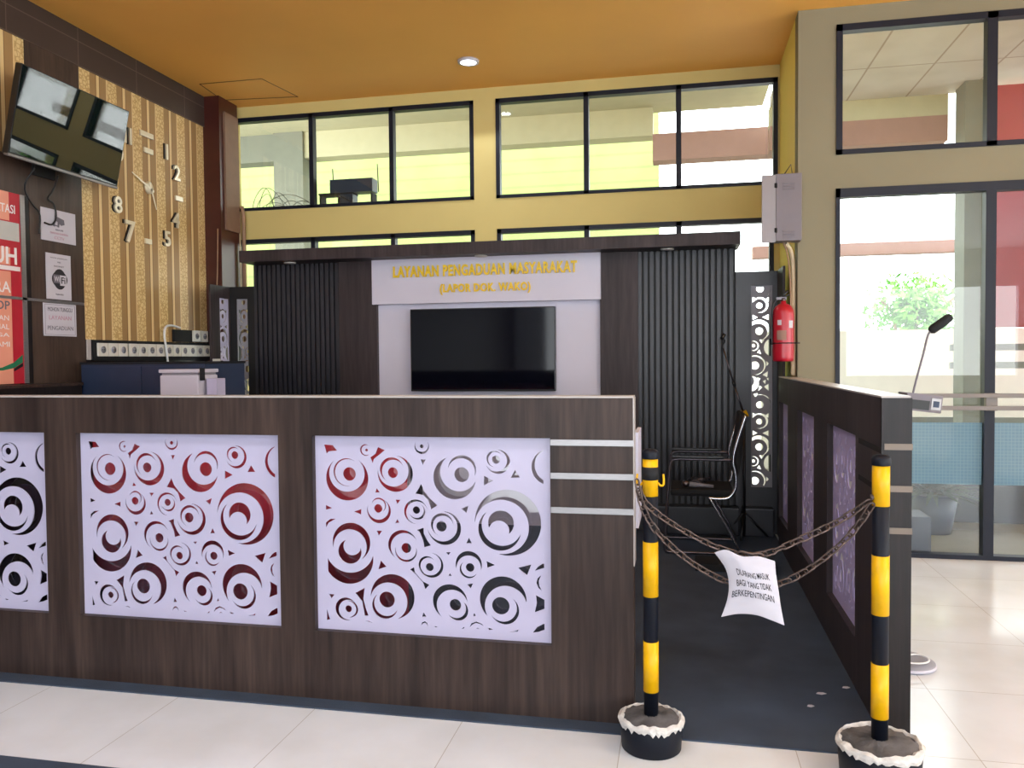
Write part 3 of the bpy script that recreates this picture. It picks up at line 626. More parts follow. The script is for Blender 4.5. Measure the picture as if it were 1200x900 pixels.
# red banner
bn = thing('information_banner', (-4.13, 3.9, 1.24), 'red and salmon printed banner in a thin silver frame at the left edge', 'banner')
XB = -4.134
B(-4.148, XB, 3.3, 4.42, 1.24, 2.45).build('banner_sheet', m_banner, bn)
B(XB, XB+.001, 3.3, 4.335, 1.24, 1.95).build('salmon_field', m_bsalm, bn); B(XB, XB+.001, 3.3, 4.335, 1.99, 2.1).build('salmon_field', m_bsalm, bn); B(XB, XB+.001, 3.3, 4.335, 2.27, 2.45).build('salmon_field', m_bsalm, bn)
B(XB+.0002, XB+.0015, 3.3, 4.41, 2.145, 2.262).build('grey_band', m_bgrey, bn); B(XB+.001, XB+.002, 3.3, 4.41, 1.957, 1.985).build('white_line', m_bwhite, bn)
MB().prism([(4.15, 1.33), (4.25, 1.345), (4.34, 1.375), (4.41, 1.425), (4.41, 1.375), (4.34, 1.34), (4.25, 1.325)], lambda u, v, d: (XB+.001+d, u, v), 0, .001).build('green_wave', m_green, bn)
MB().prism([(4.34, 1.335), (4.41, 1.372), (4.41, 1.35), (4.34, 1.318)], lambda u, v, d: (XB+.0012+d, u, v), 0, .001).build('black_wave', m_blackm, bn)
B(-4.148, XB+.006, 4.42, 4.455, 1.24, 2.45).build('silver_frame', m_silver, bn)
lw_text('banner_heading', 'LAYANAN INFORMASI & KONSULTASI', 3.88, 2.345, .055, m_bwhite, bn, x=XB+.002, ex=.0004, bold=.01, wid=1.0)
lw_text('banner_heading', 'SELURUH', 4.1, 2.05, .11, m_bwhite, bn, x=XB+.002, ex=.0004, bold=.02, wid=.57)
lw_text('banner_text', 'SEMENTARA', 4.06, 1.85, .07, m_bwhite, bn, x=XB+.002, ex=.0004, bold=.01, wid=.54)
lw_text('banner_text', 'STOP', 4.22, 1.735, .055, m_inkg, bn, x=XB+.002, ex=.0004, bold=.01, wid=.2)
for s_, z in (('SEMUA PELAYANAN', 1.655), ('DAERAH NASIONAL', 1.60), ('DATANG JUGA', 1.545), ('KE KANTOR KAMI', 1.49)): lw_text('banner_text', s_, 4.06, z, .032, m_bwhite, bn, x=XB+.002, ex=.0004, bold=.0, wid=.5)

# ================================================================== SOCKETS
bd = B(-4.14, -4.118, 5.027, 6.485, 1.385, 1.534).build('socket_board', m_blackm); tag(bd, 'long narrow black board along the wall carrying a row of sockets', 'board')
bd2 = B(-4.14, -4.118, 5.98, 6.485, 1.538, 1.64).build('socket_board', m_blackm); tag(bd2, 'short dark board above the right end of the socket row', 'board')
sk = thing('wall_socket', (-4.118, 5.12, 1.41), 'white wall socket in the long row on the black board', 'socket', 'sockets in the long row')
fp = B(-4.118, -4.104, 5.065, 5.165, 1.415, 1.512, .003).build('face_plate', m_socket, sk)
MB().lathe([(0, 0), (.024, 0), (.026, .003), (0, .003)], (-4.104, 5.115, 1.463), (1, 0, 0), seg=24).build('socket_ring', m_printg, fp)
MB().cyl((-4.102, 5.105, 1.463), (-4.100, 5.105, 1.463), .004, seg=8).cyl((-4.102, 5.125, 1.463), (-4.100, 5.125, 1.463), .004, seg=8).build('pin_hole', m_blackm, fp)
for i in range(1, 13): dup(sk, (0, i*.1085+(.012 if i > 2 else 0), 0))
for i, l in ((0, 'left one of two white wall sockets on the short dark board'), (1, 'right one of two white wall sockets on the short dark board')):
    s = dup(sk, (0, 1.165+i*.118, .128), l); del s['group']
o = B(-4.14, -4.128, 4.985, 5.022, 1.39, 1.535, .003).build('blank_plate', m_edge); tag(o, 'narrow cream blank plate left of the long black socket board', 'plate')
s = dup(sk, (.27, .96, -.09), 'single white wall socket on the left ring-grille wing'); s.location.x = -3.853; s.location.y = 6.165; s.location.z = 1.29; del s['group']
for c in s.children: pass
cb = MB().tube([(-4.09, 5.85, 1.30), (-4.08, 5.82, 1.45), (-4.09, 5.80, 1.60), (-4.10, 5.84, 1.665), (-4.11, 5.95, 1.672), (-4.112, 6.05, 1.655)], .009, 8, 2)
o = cb.build('cable', m_wcable); tag(o, 'white cable arching up in front of the socket row', 'cable')

# ================================================================== THINGS BEHIND THE COUNTER
nc = thing('metal_cabinet', (-3.56, 5.05, .006), 'navy blue metal cabinet below the socket row', 'cabinet')
B(-4.03, -3.085, 4.8, 5.3, .006, 1.355, .004).build('body', m_navy, nc); B(-4.035, -3.08, 4.795, 5.305, 1.355, 1.372).build('top_panel', m_blackm, nc)
dr_ = B(-4.02, -3.56, 4.792, 4.80, .06, 1.34, .002).build('door', m_navy, nc); B(-3.553, -3.095, 4.792, 4.80, .06, 1.34, .002).build('door', m_navy, nc); B(-3.60, -3.585, 4.78, 4.792, .7, .85, .003).build('handle', m_silver, dr_)
dk = thing('office_desk', (-3.05, 4.62, .006), 'small desk behind the counter under the white printer', 'desk')
B(-3.3, -2.78, 4.42, 4.79, .95, .98).build('desk_top', m_woodgrey, dk)
for x in (-3.28, -2.84):
    for y in (4.44, 4.73): B(x, x+.04, y, y+.04, .006, .95).build('leg', m_blackm, dk)
p = thing('printer', (-3.11, 4.64, .98), 'white printer in front of the navy cabinet', 'printer')
B(-3.245, -2.972, 4.55, 4.77, .98, 1.285, .012).build('body', m_print, p); B(-3.25, -2.968, 4.545, 4.775, 1.30, 1.322, .006).build('lid', m_print, p); B(-3.235, -2.98, 4.56, 4.76, 1.28, 1.302).build('lid_gap', m_printg, p)
B(-2.968, -2.955, 4.56, 4.60, 1.25, 1.33, .003).build('side_latch', m_blackm, p)
o = B(-2.945, -2.875, 4.6, 4.7, .98, 1.262, .002).build('document_box', m_white); tag(o, 'narrow pale lilac document box right of the printer', 'box')
sc_ = thing('side_counter', (-4.07, 3.95, 0), 'low dark wooden counter along the left wall below the banner', 'counter')
B(-4.13, -4.0, 3.12, 4.76, 0, 1.215).build('counter_body', m_wooddk, sc_); B(-4.13, -3.99, 3.12, 4.77, 1.215, 1.235).build('top', m_wood, sc_)
tt = thing('draped_table', (-2.5, 3.85, 0), 'table under a deep red cloth seen through the ring-cut panels', 'table')
B(-3.75, -1.30, 3.50, 4.15, .99, 1.02, .004).build('table_top', m_wood, tt)
for x in (-3.7, -1.40):
    for y in (3.56, 4.05): B(x, x+.05, y, y+.05, .006, .99).build('leg', m_blackm, tt)
me_ = bmesh.new(); n = 140; x0, x1, yy = -3.77, -1.22, 3.485
top = []; bot = []; tb_ = []
for i in range(n+1):
    x = x0+(x1-x0)*i/n; w = .012*math.sin(i*.9)+.006*math.sin(i*2.3)
    tb_.append(me_.verts.new((x, 4.17, 1.026))); top.append(me_.verts.new((x, yy, 1.026))); bot.append(me_.verts.new((x, yy-.02+w*1.5, .02)))
for i in range(n):
    me_.faces.new((top[i], top[i+1], bot[i+1], bot[i])).smooth = True; me_.faces.new((tb_[i], tb_[i+1], top[i+1], top[i]))
mm_ = bpy.data.meshes.new('cloth'); me_.to_mesh(mm_); me_.free(); o = link('tablecloth', mm_, m_red); tag(o, 'deep red pleated cloth draped over the table behind the counter', 'tablecloth')

# ================================================================== CHAIR
ch = thing('visitor_chair', (.16, 5.88, .006), 'black visitor chair with chrome tube frame standing sideways by the slatted wall', 'chair')
def rr(pts, r, name, m): MB().tube(pts, r, 10, 2).build(name, m, ch)
for y, nm in ((5.64, 0), (6.10, 1)):
    rr([(.20, y, .40), (.30, y, .395), (.345, y, .41), (.385, y, .48), (.378, y, .58), (.355, y, .66), (.39, y, .80), (.445, y, .97)], .011, 'back_tube', m_chrome)
    rr([(.355, y, .665), (.1, y, .665), (-.03, y, .668), (-.06, y, .645), (-.065, y, .58), (-.085, y, .30), (-.10, y, .05), (-.09, y, .02), (-.04, y, .018), (.1, y, .018), (.40, y, .018)], .010, 'arm_and_leg_tube', m_chromedk if nm == 0 else m_chromedk)
    rr([(.21, y, .395), (.36, y, .13), (.41, y, .018)], .010, 'strut', m_chrome)
    B(-.05, .30, y-.022, y+.022, .672, .692, .008).build('armrest', m_black, ch)
    rr([(.20, y, .675), (.275, y, .675)], .012, 'armrest_ferrule', m_chrome)
B(-.06, .37, 5.655, 6.085, .405, .455, .02).build('seat', m_blackm, ch)
mb = B(-.02, .02, 5.66, 6.08, 0, .42, .015); bmesh.ops.transform(mb.bm, matrix=Matrix.Translation((.385, 0, .56)) @ Matrix.Rotation(.12, 4, 'Y'), verts=mb.bm.verts); mb.build('backrest', m_blackm, ch)
hm = thing('handheld_microphone', (.12, 5.72, .458), 'handheld microphone with grey mesh head lying on the chair seat', 'microphone')
MB().lathe([(0, -.028), (.018, -.022), (.026, 0), (.022, .018), (.016, .026), (0, .026)], (.045, 5.70, .487), (1, 0, 0)).build('mesh_head', m_chromedk, hm)
MB().cyl((.068, 5.70, .485), (.235, 5.69, .474), .017, .011).build('handle', m_printg, hm)
mb = MB()
for k, (cx, cz) in enumerate(((.10, .0), (.13, .01), (.16, .0))):
    mb.tube([(cx+.075*math.cos(a*PI/10), 5.90+.06*math.sin(a*PI/10)+.01*k, .466+.012*k+.006*math.sin(a)) for a in range(20)], .004, 6, 1, True)
o = mb.build('coiled_cable', m_chromedk); tag(o, 'coiled microphone cable on the chair seat', 'cable')
ms = thing('boom_stand', (.47, 6.22, .006), 'boom microphone stand with a yellow clutch behind the chair', 'microphone stand')
MB().cyl((.48, 6.22, .02), (.48, 6.22, .93), .010).build('pole', m_black, ms)
for a in (.3, 2.4, 4.5): MB().tube([(.48, 6.22, .20), (.48+.22*math.cos(a)*.8, 6.22+.15*math.sin(a), .018)], .008, 8).build('leg', m_black, ms)
MB().cyl((.455, 6.18, .93), (.50, 6.18, .95), .030, .026).cyl((.445, 6.18, .965), (.47, 6.16, .90), .014).build('clutch', m_yel, ms)
MB().cyl((.475, 6.17, .935), (.40, 6.17, 1.17), .008, seg=12).cyl((.40, 6.17, 1.17), (.325, 6.17, 1.43), .006, seg=12).build('boom_arm', m_chromedk, ms)
MB().cyl((.408, 6.17, 1.15), (.395, 6.17, 1.185), .011, seg=12).build('boom_collar', m_black, ms)
MB().tube([(.325, 6.17, 1.43), (.318, 6.17, 1.46), (.338, 6.165, 1.485), (.325, 6.16, 1.51)], .007, 8, 1).cyl((.31, 6.16, 1.50), (.335, 6.16, 1.54), .013, seg=12).build('microphone_clip', m_black, ms)
o = B(.10, .60, 5.20, 5.42, .006, .055, .01).build('flat_black_case', m_blackm); tag(o, 'flat black case lying on the carpet in front of the chair', 'case')
lb = thing('floor_speaker', (.28, 6.3, .006), 'pair of dark low panels at the foot of the slatted wall', 'speaker')  # two plain low dark boxes along the foot of the wall
B(-.25, .45, 6.27, 6.39, .006, .22, .01).build('dark_panel', m_slat, lb); B(.47, .70, 6.27, 6.39, .006, .22, .01).build('dark_panel', m_slat, lb)
for x, y, z, s_ in ((.56, 3.38, .007, .02), (.50, 3.25, .007, .014), (.72-.05, 3.46, .007, .016)):
    mb = MB(); mb.prism([(x-s_, y-.006), (x, y-.012), (x+s_, y), (x+s_*.4, y+.01), (x-s_*.6, y+.008)], lambda u, v, d: (u, v, d), z, z+.002); o = mb.build('paper_scrap', m_paper)
    tag(o, 'tiny torn white paper scrap on the carpet near the right bollard', 'scrap', 'paper scraps on the carpet')

# ================================================================== BOLLARDS AND CHAIN
def bollard(x, y, rb, hb, label, hooks, seed):
    rnd = random.Random(seed); t = thing('barrier_post', (x, y, 0), label, 'bollard')
    MB().lathe([(0, 0), (rb*.90, 0), (rb*.94, .004), (rb, hb*.82), (rb*.98, hb*.86), (0, hb*.86)], (x, y, 0), seg=48).build('bucket', m_blk, t)
    # concrete fill, slightly lumpy
    b2 = bmesh.new(); n = 48; rings = []
    for k in range(7):
        rr_ = rb*1.0*(k+.001)/6; rings.append([b2.verts.new((x+rr_*math.cos(a*2*PI/n)*(1+.02*rnd.random()), y+rr_*math.sin(a*2*PI/n), hb*.94+.008*rnd.random()-(.012 if k == 6 else 0)+.012*(1-k/6))) for a in range(n)])
    for a, b in zip(rings, rings[1:]):
        for i in range(n): b2.faces.new((a[i], a[(i+1) % n], b[(i+1) % n], b[i])).smooth = True
    mb = MB(); mb.add(b2); mb.build('concrete_fill', m_conc, t)
    b2 = bmesh.new(); n = 72; sm = lambda L_: [(L_[k-1]+2*L_[k]+L_[(k+1) % n])/4 for k in range(n)]
    ri = sm([rb*rnd.uniform(.78, .97) for _ in range(n)]); ro = sm([rb*rnd.uniform(1.0, 1.07) for _ in range(n)]); zt = sm([hb*.95+rnd.uniform(-.002, .012) for _ in range(n)]); zb = [hb*.86-rnd.uniform(0, .016) for _ in range(n)]
    pr_ = [[(ri[k], zt[k]-.008), (ri[k]+.004, zt[k]), ((ri[k]+ro[k])/2, zt[k]+.004), (ro[k], zt[k]-.003), (ro[k]+.001, (zt[k]+zb[k])/2), (rb*1.002, zb[k])] for k in range(n)]
    rg = [[b2.verts.new((x+p_[0]*math.cos(2*PI*k/n), y+p_[0]*math.sin(2*PI*k/n), p_[1])) for k, p_ in enumerate(q_)] for q_ in zip(*pr_)]
    for A_, B_ in zip(rg, rg[1:]+rg[:1]):
        for k in range(n): b2.faces.new((A_[k], A_[(k+1) % n], B_[(k+1) % n], B_[k]))
    mb = MB(); mb.add(b2)
    mb.build('crust_rim', m_foam, t)
    r = .0255
    MB().cyl((x, y, hb*.8), (x, y, 1.022), r, seg=32).build('pole', m_blk, t)
    for z0, z1 in ((.20, .377), (.536, .728), (.888, 1.018)): MB().lathe([(r-.001, z0), (r+.0012, z0), (r+.0012, z1), (r-.001, z1)], (x, y, 0), seg=32).build('yellow_stripe', m_yel, t)
    MB().lathe([(r+.003, 1.018), (r+.004, 1.02), (r+.004, 1.038), (r-.001, 1.047), (r*.6, 1.052), (0, 1.053)], (x, y, 0), seg=32).build('cap', m_blk, t)
    if hooks:
        MB().lathe([(r, .945), (r+.0022, .945), (r+.0022, .990), (r, .990)], (x, y, 0), seg=32).build('tape_band', m_blackm, t)
        for s in (-1, 1): MB().tube([(x+s*r, y-.004, .935), (x+s*(r+.008), y-.004, .925), (x+s*(r+.02), y-.004, .925), (x+s*(r+.021), y-.004, .945), (x+s*(r+.019), y-.004, .965)], .004, 8, 1).build('chain_hook', m_yel, t)
    else: MB().cyl((x-r-.008, y-.005, .915), (x-r+.004, y-.005, .915), .009, seg=12).build('chain_bolt', m_chain, t)
    return t
bollard(-.098, 2.82, .110, .112, 'black and yellow striped bollard with hooks, standing by the end of the counter', True, 3)
bollard(.634, 2.745, .128, .125, 'black and yellow striped bollard in front of the right partition end', False, 5)
def link_mesh():
    L_, W_ = .021, .0105; n = 10; pts = []
    for i in range(n+1): a = -PI/2+PI*i/n; pts.append((L_-W_+W_*math.cos(a), W_*math.sin(a), 0))
    for i in range(n+1): a = PI/2+PI*i/n; pts.append((-(L_-W_)+W_*math.cos(a), W_*math.sin(a), 0))
    me = MB().tube(pts, .0031, 7, 0, True).mesh('chain_link'); me.materials.append(m_chain); return me
LM = link_mesh()
def chain(pts, label):
    pts = [Vector(p) for p in pts]
    for _ in range(3):
        q = [pts[0]]
        for a, b in zip(pts, pts[1:]): q += [a.lerp(b, .25), a.lerp(b, .75)]
        q.append(pts[-1]); pts = q
    t = thing('barrier_chain', pts[0], label, 'chain'); step = .0315; pos = .012; acc = 0; k = 0
    for a, b in zip(pts, pts[1:]):
        seg = (b-a).length
        while acc+seg >= pos:
            p = a.lerp(b, (pos-acc)/seg); d = (b-a).normalized()
            o = bpy.data.objects.new('link', LM); C.objects.link(o); o.parent = t
            rot = Vector((1, 0, 0)).rotation_difference(d).to_matrix().to_4x4() @ Matrix.Rotation((PI/2 if k % 2 else 0)+PI/5+random.uniform(-.25, .25), 4, 'X')
            o.matrix_local = Matrix.Translation(p-Vector(t.location)) @ rot; k += 1; pos += step
        acc += seg
    return t
chain([(-.137, 2.775, .925), (-.115, 2.765, .865), (.012, 2.775, .777), (.16, 2.78, .708), (.27, 2.782, .700), (.36, 2.778, .745), (.453, 2.775, .793), (.53, 2.765, .84), (.607, 2.735, .912)], 'upper rusty chain strung between the two bollards, carrying the paper sign')
chain([(-.141, 2.765, .945), (-.128, 2.755, .87), (-.09, 2.76, .79), (-.017, 2.77, .715), (.06, 2.78, .655), (.16, 2.80, .60), (.25, 2.81, .588), (.34, 2.80, .603), (.453, 2.78, .685), (.55, 2.755, .79), (.607, 2.725, .90)], 'lower slacker rusty chain hanging behind the paper sign')
# paper sign on the chain : curled sheet
ED = dict(left=[(.116, .709), (.152, .658), (.163, .604), (.157, .551), (.138, .495)], right=[(.311, .691), (.314, .648), (.322, .597), (.33, .538), (.341, .478)],
          top=[(.116, .709), (.155, .722), (.205, .704), (.257, .706), (.311, .691)], bot=[(.138, .495), (.193, .51), (.249, .51), (.295, .496), (.341, .478)])
def cr(P_, t):
    n = len(P_)-1; i = min(int(t*n), n-1); f = t*n-i; g = lambda j: P_[max(0, min(n, j))]
    return tuple(.5*((2*g(i)[k])+(-g(i-1)[k]+g(i+1)[k])*f+(2*g(i-1)[k]-5*g(i)[k]+4*g(i+1)[k]-g(i+2)[k])*f*f+(-g(i-1)[k]+3*g(i)[k]-3*g(i+1)[k]+g(i+2)[k])*f**3) for k in (0, 1))
def sheet(u, v, off=0):   # u right, v down
    T_, B_, L_, R_ = cr(ED['top'], u), cr(ED['bot'], u), cr(ED['left'], v), cr(ED['right'], v)
    c = [(1-v)*T_[k]+v*B_[k]+(1-u)*L_[k]+u*R_[k]-((1-u)*(1-v)*ED['top'][0][k]+u*(1-v)*ED['top'][-1][k]+(1-u)*v*ED['bot'][0][k]+u*v*ED['bot'][-1][k]) for k in (0, 1)]
    y = 2.757-.022*math.sin(PI*u)*math.sin(PI*(v*.8+.1))+.03*(1-u)**3*(1-v)*.5-off+.012*max(0, (.15-v))
    return Vector((c[0], y, c[1]))
ps = thing('paper_sign', (.23, 2.757, .48), 'curled white paper notice DILARANG MASUK BAGI YANG TIDAK BERKEPENTINGAN hanging on the chain', 'sign')
b2 = bmesh.new(); n = 24; g = [[b2.verts.new(sheet(i/n, j/n)) for j in range(n+1)] for i in range(n+1)]
for i in range(n):
    for j in range(n): b2.faces.new((g[i][j], g[i+1][j], g[i+1][j+1], g[i][j+1])).smooth = True
mb = MB(); mb.add(b2); mb.build('sheet', m_paper, ps)
for s_, v, u0, u1 in (('DILARANG MASUK', .345, .22, .84), ('BAGI YANG TIDAK', .51, .18, .84), ('BERKEPENTINGAN', .67, .10, .86)):
    me = text_mesh(s_, 1, 0, offset=.003); xs = [q.co.x for q in me.vertices]; ys = [q.co.y for q in me.vertices]; a, b, c_, d = min(xs), max(xs), min(ys), max(ys)
    for q in me.vertices:
        uu = u0+(q.co.x-a)/(b-a)*(u1-u0); vv = v+.05-.10*(q.co.y-c_)/(d-c_); q.co = sheet(uu, vv, .0015)
    link('printed_line', me, m_ink, ps)
mb = MB(); mb.tube([(.185, 2.768, .705), (.20, 2.758, .722), (.235, 2.752, .712), (.265, 2.758, .718), (.275, 2.77, .702)], .004, 8, 2); mb.build('tie_wire', m_chain, ps)

# ================================================================== SIDE WALL: ELECTRIC BOX, EXTINGUISHER, PIPES
eb = thing('electric_box', (.725, 5.95, 2.14), 'grey metal electrical box with louvres and an open door high on the side wall', 'electrical box')
B(.645, .812, 5.70, 5.828, 2.15, 2.60, .004).build('box_body', m_metalbox, eb)
mb = MB()
for z in (2.535, 2.515, 2.495, 2.215, 2.195, 2.175): mb.box(.69, .765, 5.692, 5.70, z-.004, z+.004, .002)
mb.build('louvre', m_metalbox, eb)
bxd = B(.553, .642, 5.685, 5.705, 2.14, 2.592, .003).build('box_door', m_boxd, eb)
for z in (2.52, 2.22): MB().cyl((.643, 5.69, z-.015), (.643, 5.69, z+.015), .010, seg=12).build('hinge', m_blackm, bxd)
o = MB().tube([(.70, 5.80, 2.60), (.755, 5.80, 2.68), (.765, 5.80, 2.60)], .004, 8).build('cable', m_cable); tag(o, 'thin bent wire sticking up from the electrical box', 'cable')
o = MB().tube([(.72, 5.80, 2.15), (.765, 5.86, 2.10), (.783, 5.88, 2.0), (.783, 5.88, 1.6), (.783, 5.88, 1.235)], .016, 12, 2).build('conduit_pipe', m_pipe); tag(o, 'cream conduit pipe dropping from the electrical box behind the extinguisher', 'pipe')
o = MB().tube([(.70, 5.78, 2.15), (.735, 5.80, 2.08), (.755, 5.82, 1.9), (.76, 5.83, 1.6), (.765, 5.84, 1.3)], .005, 8, 2).build('cable', m_pipeb); tag(o, 'thin brown cable beside the cream conduit below the electrical box', 'cable')
fe = thing('fire_extinguisher', (.70, 5.73, 1.33), 'red fire extinguisher with black valve hung beside the partition', 'fire extinguisher')
ex, ey = .698, 5.73
MB().lathe([(0, 1.335), (.062, 1.335), (.069, 1.345), (.070, 1.36), (.070, 1.66), (.066, 1.685), (.052, 1.71), (.03, 1.725), (.018, 1.73), (.018, 1.745), (0, 1.745)], (ex, ey, 0), seg=40).build('cylinder', m_redp, fe)
MB().cyl((ex, ey, 1.74), (ex, ey, 1.765), .016).box(ex-.045, ex+.02, ey-.01, ey+.01, 1.755, 1.772).build('valve', m_chromedk, fe)
MB().tube([(ex-.01, ey, 1.768), (ex+.005, ey, 1.79), (ex+.03, ey, 1.815)], .008, 8).tube([(ex-.02, ey, 1.772), (ex+.01, ey, 1.778), (ex+.04, ey, 1.79)], .006, 8).build('lever', m_black, fe)
MB().tube([(ex-.03, ey, 1.762), (ex-.065, ey-.01, 1.74), (ex-.078, ey-.015, 1.65), (ex-.076, ey-.015, 1.45)], .007, 8, 2).build('hose', m_black, fe)
MB().lathe([(.0705, 1.455), (.0725, 1.455), (.0725, 1.463), (.0705, 1.463)], (ex, ey, 0), seg=40).box(ex+.06, SX+.001, ey-.004, ey+.004, 1.455, 1.463).build('bracket_strap', m_blackm, fe)
def curved_label(a0, a1, z0, z1, nm, m_):
    b2 = bmesh.new(); n = 8; R = .0708; A = [(ex+R*math.cos(a0+(a1-a0)*i/n), ey+R*math.sin(a0+(a1-a0)*i/n)) for i in range(n+1)]
    v0 = [b2.verts.new((p[0], p[1], z0)) for p in A]; v1 = [b2.verts.new((p[0], p[1], z1)) for p in A]
    for i in range(n): b2.faces.new((v0[i], v0[i+1], v1[i+1], v1[i])).smooth = True
    mb = MB(); mb.add(b2); mb.build(nm, m_, fe)
curved_label(-2.25, -1.85, 1.58, 1.615, 'paper_tag', m_paper); curved_label(-1.15, -.65, 1.56, 1.61, 'paper_tag', m_paper); curved_label(-2.3, -1.4, 1.48, 1.545, 'faded_label', m_salmon)
# pipes and cables in the left corner
for pts, r_, m_, nm, lb_ in (([(-3.955, 6.80, 2.80), (-3.935, 6.80, 2.70), (-3.945, 6.80, 2.2), (-3.94, 6.80, 1.2)], .018, m_pipeb, 'cable_bundle', 'tan taped cable bundle running down the left corner from the high window'),
                             ([(-4.05, 6.83, 3.3), (-4.05, 6.83, 2.4), (-4.04, 6.83, 1.2)], .012, m_pipe, 'conduit_pipe', 'thin cream conduit in the left back corner'),
                             ([(-4.0, 6.818, 2.75), (-4.003, 6.818, 2.2), (-3.99, 6.818, 1.7), (-3.99, 6.818, 1.2)], .020, m_pipe, 'conduit_pipe', 'thick cream conduit beside the tan cable bundle in the corner'),
                             ([(-4.01, 6.485, 2.55), (-4.02, 6.485, 2.2), (-4.03, 6.485, 2.05)], .006, m_pipeb, 'cable', 'thin cable in front of the maroon corner pilaster')):
    o = MB().tube(pts, r_, 10, 1).build(nm, m_); tag(o, lb_, 'pipe' if nm == 'conduit_pipe' else 'cable')

# ================================================================== RIGHT MICROPHONE STAND
mc = thing('conference_microphone', (1.0, 3.75, 0), 'gooseneck microphone on a floor stand behind the right partition', 'microphone')
ft = MB().lathe([(0, 0), (.105, 0), (.115, .008), (.112, .022), (.09, .034), (0, .040)], (.985, 3.78, 0), seg=40).build('foot', m_printg, mc)
MB().lathe([(.108, .003), (.117, .006), (.117, .016), (.108, .02)], (.985, 3.78, 0), seg=40).build('foot_rim', m_print, ft)
MB().cyl((.930, 3.78, .03), (.930, 3.78, 1.13), .013).build('pole', m_chromedk, mc)
mb = B(-.075, .075, -.05, .05, 0, .075, .006); Mx = Matrix.Translation((1.015, 3.75, 1.128)) @ Matrix.Rotation(.12, 4, 'Z') @ Matrix.Rotation(.12, 4, 'Y'); bmesh.ops.transform(mb.bm, matrix=Mx, verts=mb.bm.verts); cu_ = mb.build('control_unit', m_metalbox, mc)
mb = B(.028, .068, -.0535, -.050, .012, .062, .001); bmesh.ops.transform(mb.bm, matrix=Mx, verts=mb.bm.verts); mb.build('display_bezel', m_silver, cu_)
mb = B(.036, .060, -.055, -.0534, .024, .050); bmesh.ops.transform(mb.bm, matrix=Mx, verts=mb.bm.verts); mb.build('display', m_navy, cu_)
mb = B(-.070, .022, -.052, -.050, .008, .048); bmesh.ops.transform(mb.bm, matrix=Mx, verts=mb.bm.verts); mb.build('front_grille', m_black, cu_)
MB().tube([(.985, 3.73, 1.19), (1.0, 3.73, 1.26), (1.03, 3.73, 1.38), (1.043, 3.73, 1.445), (1.05, 3.73, 1.465), (1.062, 3.73, 1.478)], .0045, 8, 2).build('gooseneck', m_metalbox, mc)
MB().lathe([(0, 0), (.012, .002), (.019, .012), (.020, .06), (.019, .095), (.012, .107), (0, .11)], (1.052, 3.73, 1.470), (.80, 0, .60), seg=24).build('foam_windshield', m_blackm, mc)
o = MB().tube([(.935, 3.70, .05), (.98, 3.67, .048), (1.05, 3.70, .045), (1.07, 3.76, .046), (1.03, 3.80, .048), (.97, 3.76, .048)], .004, 8, 2).build('cable', m_wcable); tag(o, 'white cable looped on the foot of the microphone stand', 'cable')

# ================================================================== CEILING LIGHT
dl = thing('downlight', (-1.62, 6.2, CZ-.02), 'round recessed ceiling downlight, switched on', 'ceiling light')
MB().lathe([(.062, 0), (.082, .0), (.085, .018), (.062, .018)], (-1.62, 6.2, CZ-.018), seg=40).build('trim_ring', m_print, dl)
MB().lathe([(0, 0), (.064, 0), (.064, .008), (0, .008)], (-1.62, 6.2, CZ-.014), seg=40).build('diffuser', m_lampw, dl)

# ================================================================== OUTSIDE
struct(B(-14, 26, 6.9, 40, -.12, -.02).build('ground', tile_mat('verandah_paving', (132, 121, 108), (126, 116, 103), (100, 92, 82), .6, .6, 0, 0, .004, .3)))
struct(B(-14, 1.0, 7.0, 10.2, 4.4, 4.5).build('soffit_left', m_soff))
struct(B(1.0, 9, 6.0, 9.4, 4.15, 4.25).build('soffit_right', m_soffp))
struct(B(-14, -5.28, 9.95, 10.2, 4.04, 4.4).build('beam_left', m_extc))
struct(B(-4.86, -.30, 9.95, 10.2, 4.06, 4.4).build('beam_centre', m_soff))
struct(B(-5.28, -4.86, 9.9, 10.25, -.02, 4.4).build('column_left', m_extc))
struct(B(-.30, 1.2, 9.85, 10.1, 3.73, 4.05).build('beam_middle', m_salmon))
struct(B(1.0, 2.82, 9.4, 9.6, 3.93, 4.15).build('beam_right', m_soff))
struct(B(1.0, 2.82, 9.4, 9.6, 3.66, 3.93).build('beam_right_lower', m_salmon))
struct(B(2.86, 3.09, 9.0, 9.3, -.02, 4.6).build('column_right', m_extc))
struct(B(1.0, 3.7, 11.5, 11.7, 2.72, 2.88).build('beam_far', m_salmon))
struct(B(1.0, 9, 7.22, 7.4, -.02, .34).build('planter_wall', mat('planter_blue_grey', (52, 56, 72), .6, var=.1)))
o = B(3.12, 6.6, 8.9, 8.98, 1.64, 4.05).build('red_signboard', m_redwall); tag(o, 'large plain red board outside beyond the right door pane', 'signboard')
for z, m_ in ((1.445, m_extc), (1.255, m_extc)): o = struct(B(2.85, 7, 9.35, 9.4, z-.035, z+.035).build('railing', m_extc))
struct(B(1.9, 7, 9.35, 9.4, .63, .70).build('railing', m_extc))
struct(B(1.0, 9, 10.3, 10.4, -.02, 1.67).build('parapet', m_extw))
struct(B(-14, 26, 20, 20.3, -.02, 2.0).build('boundary_wall', m_extw))
